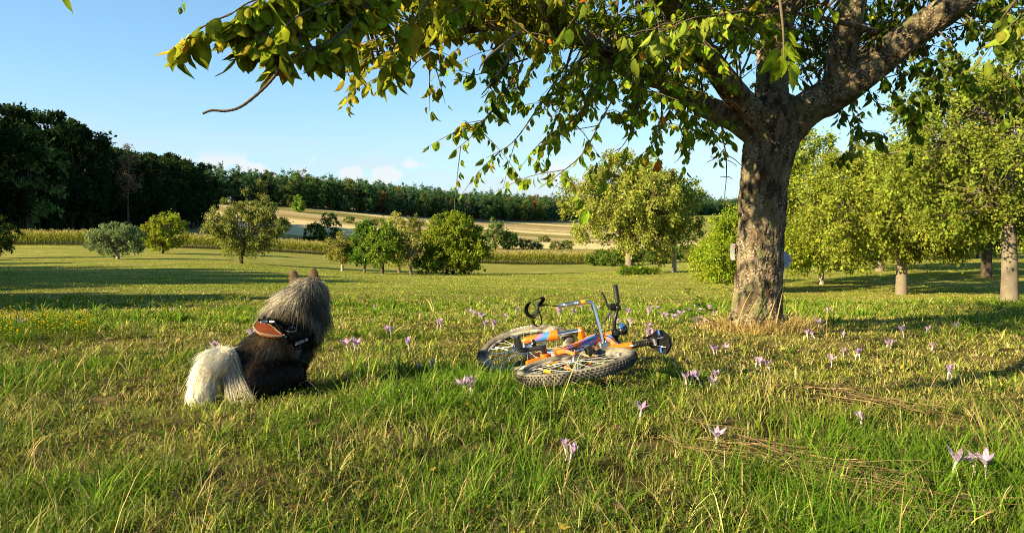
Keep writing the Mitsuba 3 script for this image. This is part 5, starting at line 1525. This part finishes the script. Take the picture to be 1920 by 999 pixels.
ZONES = [(460, 'on the meadow left of the dog'), (860, 'between the dog and the bicycle'), (1100, 'behind the bicycle wheels and leash'), (1200, 'behind the handlebar of the bicycle'), (1345, 'between the handlebar and the big trunk'), (1921, 'right of the big trunk')]
zc = {}
for px, py, n in SMALL:
    zn = next(z for lim, z in ZONES if px < lim)
    zc[zn] = zc.get(zn, 0) + 1
    crocus(hit(px, py), n, .085, f'small pale lilac crocus {zn}, {ORD[zc[zn] - 1]} from the left there', 'small crocuses out in the meadow', near=False, spread=.03)

# yellow flowers of the meadow on the left
P = []
for _ in range(190):
    px, py = (rng.uniform(-60, 175), rng.normal(637, 9)) if rng.random() < .8 else (rng.uniform(-100, 480), rng.uniform(585, 640))
    P.append(hit(px, py))
P = np.array(P)
hh = rng.uniform(.10, .26, len(P))
parts = []
for p, h in zip(P, hh):
    tp = p + [rng.normal(0, .03), rng.normal(0, .03), h]
    v, f = tube([p, tp], .0018, 3, caps=False)
    parts.append((v, f, np.array([.06, .09, .01])))
    for _ in range(rng.integers(1, 4)):
        b = trimesh.creation.icosphere(0, .008)
        parts.append((np.array(b.vertices) * [1, 1, .5] + tp + rng.normal(0, .016, 3), np.array(b.faces), np.array([.62, .44, .01])))
v, f, c = join(parts)
put('yellow_flowers', (v, f), petal_m, color=c, label='patch of small yellow wildflowers in the meadow at the left edge', cat='wildflowers', kind='stuff')

# ---------------------------------------------------------------- grass


def blades(P, H, W, dirs, lean, bend, col, seg=3, tipc=None):
    """grass blades: root P, height, width, unit direction in plan in which they lean and bend over"""
    n = len(P)
    t = np.linspace(0, 1, seg + 1)
    sd = np.stack([-dirs[:, 1], dirs[:, 0], np.zeros(n)], 1)
    tw = rng.normal(0, .5, n)
    sd = sd * np.cos(tw)[:, None] + dirs * np.sin(tw)[:, None]
    V = []
    for k, tt in enumerate(t):
        out = lean * tt + bend * tt * tt
        up = np.sqrt(np.clip(1 - .55 * np.clip(out, 0, 1.2) ** 2 * tt, .15, 1)) * tt
        c = P + dirs * (out * H)[:, None] + np.array([0, 0, 1.0]) * (up * H)[:, None]
        if k == seg:
            V.append(c)
        else:
            w = (W * (1 - .55 * tt ** 1.6))[:, None] / 2
            V += [c - sd * w, c + sd * w]
    m = 2 * seg + 1
    V = np.stack(V, 1).reshape(-1, 3)
    F = []
    for k in range(seg - 1):
        F += [[2 * k, 2 * k + 1, 2 * k + 3], [2 * k, 2 * k + 3, 2 * k + 2]]
    F += [[2 * seg - 2, 2 * seg - 1, 2 * seg]]
    f = (np.array(F)[None] + (np.arange(n) * m)[:, None, None]).reshape(-1, 3)
    return V, f, np.repeat(col, m, 0)


def fan_points(n, y0, y1, rng, power=0.0, margin=1.3):
    u = rng.random(n)
    y = np.exp(math.log(y0) + u * (math.log(y1) - math.log(y0)))
    half = 0.80 * y + margin
    return rng.uniform(-1, 1, n) * half, y


seg_p = lambda x, y: np.stack([x, y, x * 0], -1)
trunk_xy = base[:2]
bike_xy = [(PR + o @ BM)[:2] for o in (np.array([0, 0, 0]), fh)]


def lush(x, y):
    """0 dry and short .. 1 green and tall"""
    a = meshkit.fbm(seg_p(x, y) * .55, 3, 31) * .6 + meshkit.fbm(seg_p(x, y) * 2.2, 3, 33) * .4
    right_dry = np.clip((x - .6) / 1.2, 0, 1) * np.clip((y - 2.3) / .8, 0, 1) * np.clip((8 - y) / 3, 0, 1)
    return np.clip((a - .5) * 3.2 + .55 - .38 * right_dry, 0, 1)


def keep_out(x, y):
    ok = np.hypot(x - trunk_xy[0], y - trunk_xy[1]) > .30
    return ok


def grass_col(x, y, l, n):
    g = np.array([.088, .172, .015])
    yg = np.array([.205, .228, .036])
    dry = np.array([.34, .29, .125])
    r = rng.random(n)
    patch_ = meshkit.fbm(seg_p(x, y) * .9 + 7, 2, 41)
    far = np.clip((y - 5) / 14, 0, 1)
    c = yg + (g - yg) * np.clip(l * 1.25 - .12 + rng.normal(0, .25, n) - .45 * far + .12 * np.clip((4.6 - y) / 1.8, 0, 1), 0, 1)[:, None]
    isdry = r < np.clip(.44 - .40 * l - .12 * far + .3 * (patch_ - .5), .04, .7)
    c[isdry] = dry
    c = c * (.78 + .44 * meshkit.fbm(seg_p(x, y) * [.35, .5, 1] + 3, 3, 71) / .5 * .5 + .04)[:, None] * (1.0 + .1 * np.clip((y - 3) / 5, 0, 1))[:, None]
    return np.clip(c * np.exp(rng.normal(0, .30, (n, 1))) * np.exp(rng.normal(0, .06, (n, 3))), .004, .7)


def under_bike(x, y):
    near = np.zeros(len(x))
    for b in bike_xy:
        near = np.maximum(near, np.clip(1.25 - np.hypot(x - b[0], y - b[1]) / .50, 0, 1))
    sx, sy = at(545, 700, 3.7)[:2]
    near = np.maximum(near, np.clip(1.15 - np.hypot((x - sx), (y - sy)) / .30, 0, 1))
    return near


parts = []
# single blades everywhere, thinning out with distance
n = 470000
x, y = fan_points(n, 1.15, 70, rng)
gap = meshkit.fbm(seg_p(x, y) * 3.1, 3, 61)
k = keep_out(x, y) & (rng.random(n) < np.clip((gap - .34) * 5, .34, 1) + np.clip((y - 6) / 6, 0, 1))
x, y = x[k], y[k]
n = len(x)
l = lush(x, y)
far = np.clip((y - 5) / 10, 0, 1)
H = (.022 + .034 * l) * np.exp(rng.normal(0, .35, n)) * (1 - .45 * far) * (1 - .75 * np.minimum(under_bike(x, y), 1) * .9)
Wd = np.clip(.0012 * y, .0022, .05) * np.exp(rng.normal(0, .25, n))
a = rng.random(n) * 6.283
parts.append(blades(np.stack([x, y, ground(x, y) - .004], 1), np.clip(H, .012, .5), Wd, np.stack([np.cos(a), np.sin(a), 0 * a], 1), rng.normal(.22, .25, n), rng.uniform(0, .75, n), grass_col(x, y, l, n), seg=2))
# tufts: many blades that fan out of one root
nt = 7000
tx, ty = fan_points(nt, 1.2, 16, rng)
k = keep_out(tx, ty)
tx, ty = tx[k], ty[k]
lt_ = lush(tx, ty)
cnt_ = (8 + 20 * lt_ * rng.random(len(tx))).astype(int)
X, Y, Lq = np.repeat(tx, cnt_), np.repeat(ty, cnt_), np.repeat(lt_, cnt_)
hs = np.repeat(np.exp(rng.normal(0, .30, len(tx))), cnt_)
n = len(X)
a = rng.random(n) * 6.283
o = rng.random(n) ** .7 * .035
dirs = np.stack([np.cos(a), np.sin(a), 0 * a], 1)
X, Y = X + dirs[:, 0] * o, Y + dirs[:, 1] * o
H = (.040 + .056 * Lq) * hs * np.exp(rng.normal(0, .25, n)) * (1 - .7 * np.minimum(under_bike(X, Y), 1))
tcol = np.repeat(np.exp(rng.normal(0, .16, (len(tx), 1))), cnt_, 0)
parts.append(blades(np.stack([X, Y, ground(X, Y) - .004], 1), H, np.clip(.0011 * Y, .0025, .02) * np.exp(rng.normal(0, .3, n)), dirs, rng.uniform(.05, .55, n), rng.uniform(.1, 1.0, n), np.clip(grass_col(X, Y, Lq, n) * tcol, .004, .7), seg=4))
# a few coarse bright grasses in the foreground
nt = 95
tx, ty = fan_points(nt, 1.7, 7.5, rng)
cnt_ = rng.integers(8, 20, nt)
X, Y = np.repeat(tx, cnt_), np.repeat(ty, cnt_)
n = len(X)
a = rng.random(n) * 6.283
dirs = np.stack([np.cos(a), np.sin(a), 0 * a], 1)
ok = keep_out(X, Y) & (under_bike(X, Y) < .4)
col = np.clip(np.array([.10, .165, .022]) * np.exp(rng.normal(0, .2, (n, 1))), .004, .6)
b = blades(np.stack([X, Y, ground(X, Y) - .004], 1), rng.uniform(.06, .16, n) * ok, rng.uniform(.0045, .0075, n), dirs, rng.uniform(.1, .8, n), rng.uniform(.2, 1.1, n), col, seg=5)
parts.append(b)
v, f, c = join(parts)
put('grass', (v, f), grass_m, smooth=True, color=c, label='unmown grass with green tufts and dry blades', cat='grass', kind='stuff')

# leaves that have fallen into the grass
n = 130
x, y = fan_points(n, 1.4, 10, rng, margin=.8)
a = rng.random(n) * 6.283
ax = np.stack([np.cos(a), np.sin(a), rng.normal(0, .1, n)], 1)
v, f, c = leaves(np.stack([x, y, ground(x, y) + rng.uniform(.015, .05, n)], 1), ax, np.cross(ax, [[0, 0, 1.0]]) + rng.normal(0, .4, (n, 3)), rng.uniform(.03, .052, n), rng.uniform(.016, .026, n), leaf_colors(rng, n, (.20, .14, .06), .35, .15, (.32, .24, .05)), True, rng.uniform(0, .5, n), rng.normal(0, .5, n), rng)
put('fallen_leaves', (v, f), leaf_m, smooth=True, color=c, label='brown and yellow fallen leaves lying in the grass', cat='fallen leaves', kind='stuff')

# low leafy herbs between the grass
n = 60000
x, y = fan_points(n, 1.25, 9, rng)
clus = meshkit.fbm(seg_p(x, y) * 2.6 + 3, 3, 51)
k = (clus > .53) & keep_out(x, y)
x, y = x[k], y[k]
n = len(x)
a = rng.random(n) * 6.283
ax = np.stack([np.cos(a), np.sin(a), rng.uniform(-.1, .7, n)], 1)
z = ground(x, y) + rng.uniform(.005, .05, n)
sz = rng.uniform(.010, .022, n) * np.clip(y / 4, 1, 2)
v, f, c = leaves(np.stack([x, y, z], 1), ax, np.cross(ax, [[0, 0, 1.0]]) + rng.normal(0, .3, (n, 3)), sz, sz * .55, leaf_colors(rng, n, (.050, .098, .012), .3, .03), curl=.2)
put('herbs', (v, f), grass_m, color=c, label='low green herbs and clover between the grass', cat='herbs', kind='stuff')

# dry stalks, straw around the trunk, two heaps of flattened straw
parts = []
n = 260
x, y = fan_points(n, 1.5, 9, rng, margin=.8)
a = rng.random(n) * 6.283
parts.append(blades(np.stack([x, y, ground(x, y)], 1), rng.uniform(.10, .30, n) * (under_bike(x, y) < .3), np.full(n, .0028), np.stack([np.cos(a), np.sin(a), 0 * a], 1), rng.uniform(.1, 1.2, n), rng.uniform(0, .8, n), np.clip(np.array([.42, .33, .15]) * np.exp(rng.normal(0, .2, (n, 1))), 0, .7), seg=4))
n = 1700
a = rng.random(n) * 6.283
rd = .29 + np.abs(rng.normal(0, .16, n))
x, y = trunk_xy[0] + rd * np.cos(a), trunk_xy[1] + rd * np.sin(a)
b_ = a + rng.normal(0, 1.2, n)
parts.append(blades(np.stack([x, y, ground(x, y)], 1), rng.uniform(.05, .24, n) * np.exp(-(rd - .29) * 1.2), np.full(n, .006), np.stack([np.cos(b_), np.sin(b_), 0 * a], 1), rng.uniform(0, .9, n), rng.uniform(0, 1, n), np.clip(np.array([.46, .35, .14]) * np.exp(rng.normal(0, .25, (n, 1))), 0, .7), seg=3))
for px_, y0_, y1_ in [(1455, 600, 480), (1440, 596, 530), (1382, 600, 540), (1395, 604, 555)]:
    q = spline([at(px_, y0_ + 8, 6.66), at(px_ + 14, (y0_ + y1_) / 2, 6.64), at(px_ + 30, y1_, 6.66)], 6)
    v, f = tube(q, np.linspace(.006, .002, len(q)), 4)
    parts.append((v, f, np.array([.45, .34, .13])))
v, f, c = join(parts)
put('dry_grass', (v, f), grass_m, color=c, label='dry straw-coloured stalks, thickest around the foot of the big tree', cat='dry grass', kind='stuff')


def straw_heap(rows, n, width, label):
    parts = []
    P0 = np.array([hit(*r) for r in rows])
    sp = spline(P0, 10)
    for _ in range(n):
        u = rng.uniform(0, .75)
        Lq = rng.uniform(.18, .5)
        i0 = u * (len(sp) - 1)
        tq = np.linspace(i0, min(i0 + Lq * (len(sp) - 1), len(sp) - 1), 6)
        q = np.stack([np.interp(tq, np.arange(len(sp)), sp[:, k]) for k in range(3)], 1)
        off = rng.normal(0, width, 2)
        dv = np.linspace(0, 1, 6)[:, None] * rng.normal(0, width * .7, 2)[None]
        q[:, :2] += off + dv
        q[:, 2] = ground(q[:, 0], q[:, 1]) + rng.uniform(.012, .05) + rng.normal(0, .004, 6)
        v, f = tube(q, rng.uniform(.0014, .0026), 3, caps=False)
        parts.append((v, f, np.array([.22, .165, .085]) * np.exp(rng.normal(0, .45))))
    v, f, c = join(parts)
    put('straw', (v, f), grass_m, color=c, label=label, cat='straw', kind='stuff')


straw_heap([(1290, 842), (1380, 858), (1480, 880), (1620, 915), (1740, 935)], 110, .10, 'flattened brown straw in the right foreground below the single tall crocus')
straw_heap([(1500, 742), (1580, 748), (1660, 765), (1740, 785)], 45, .06, 'thin line of pale straw further back on the right')
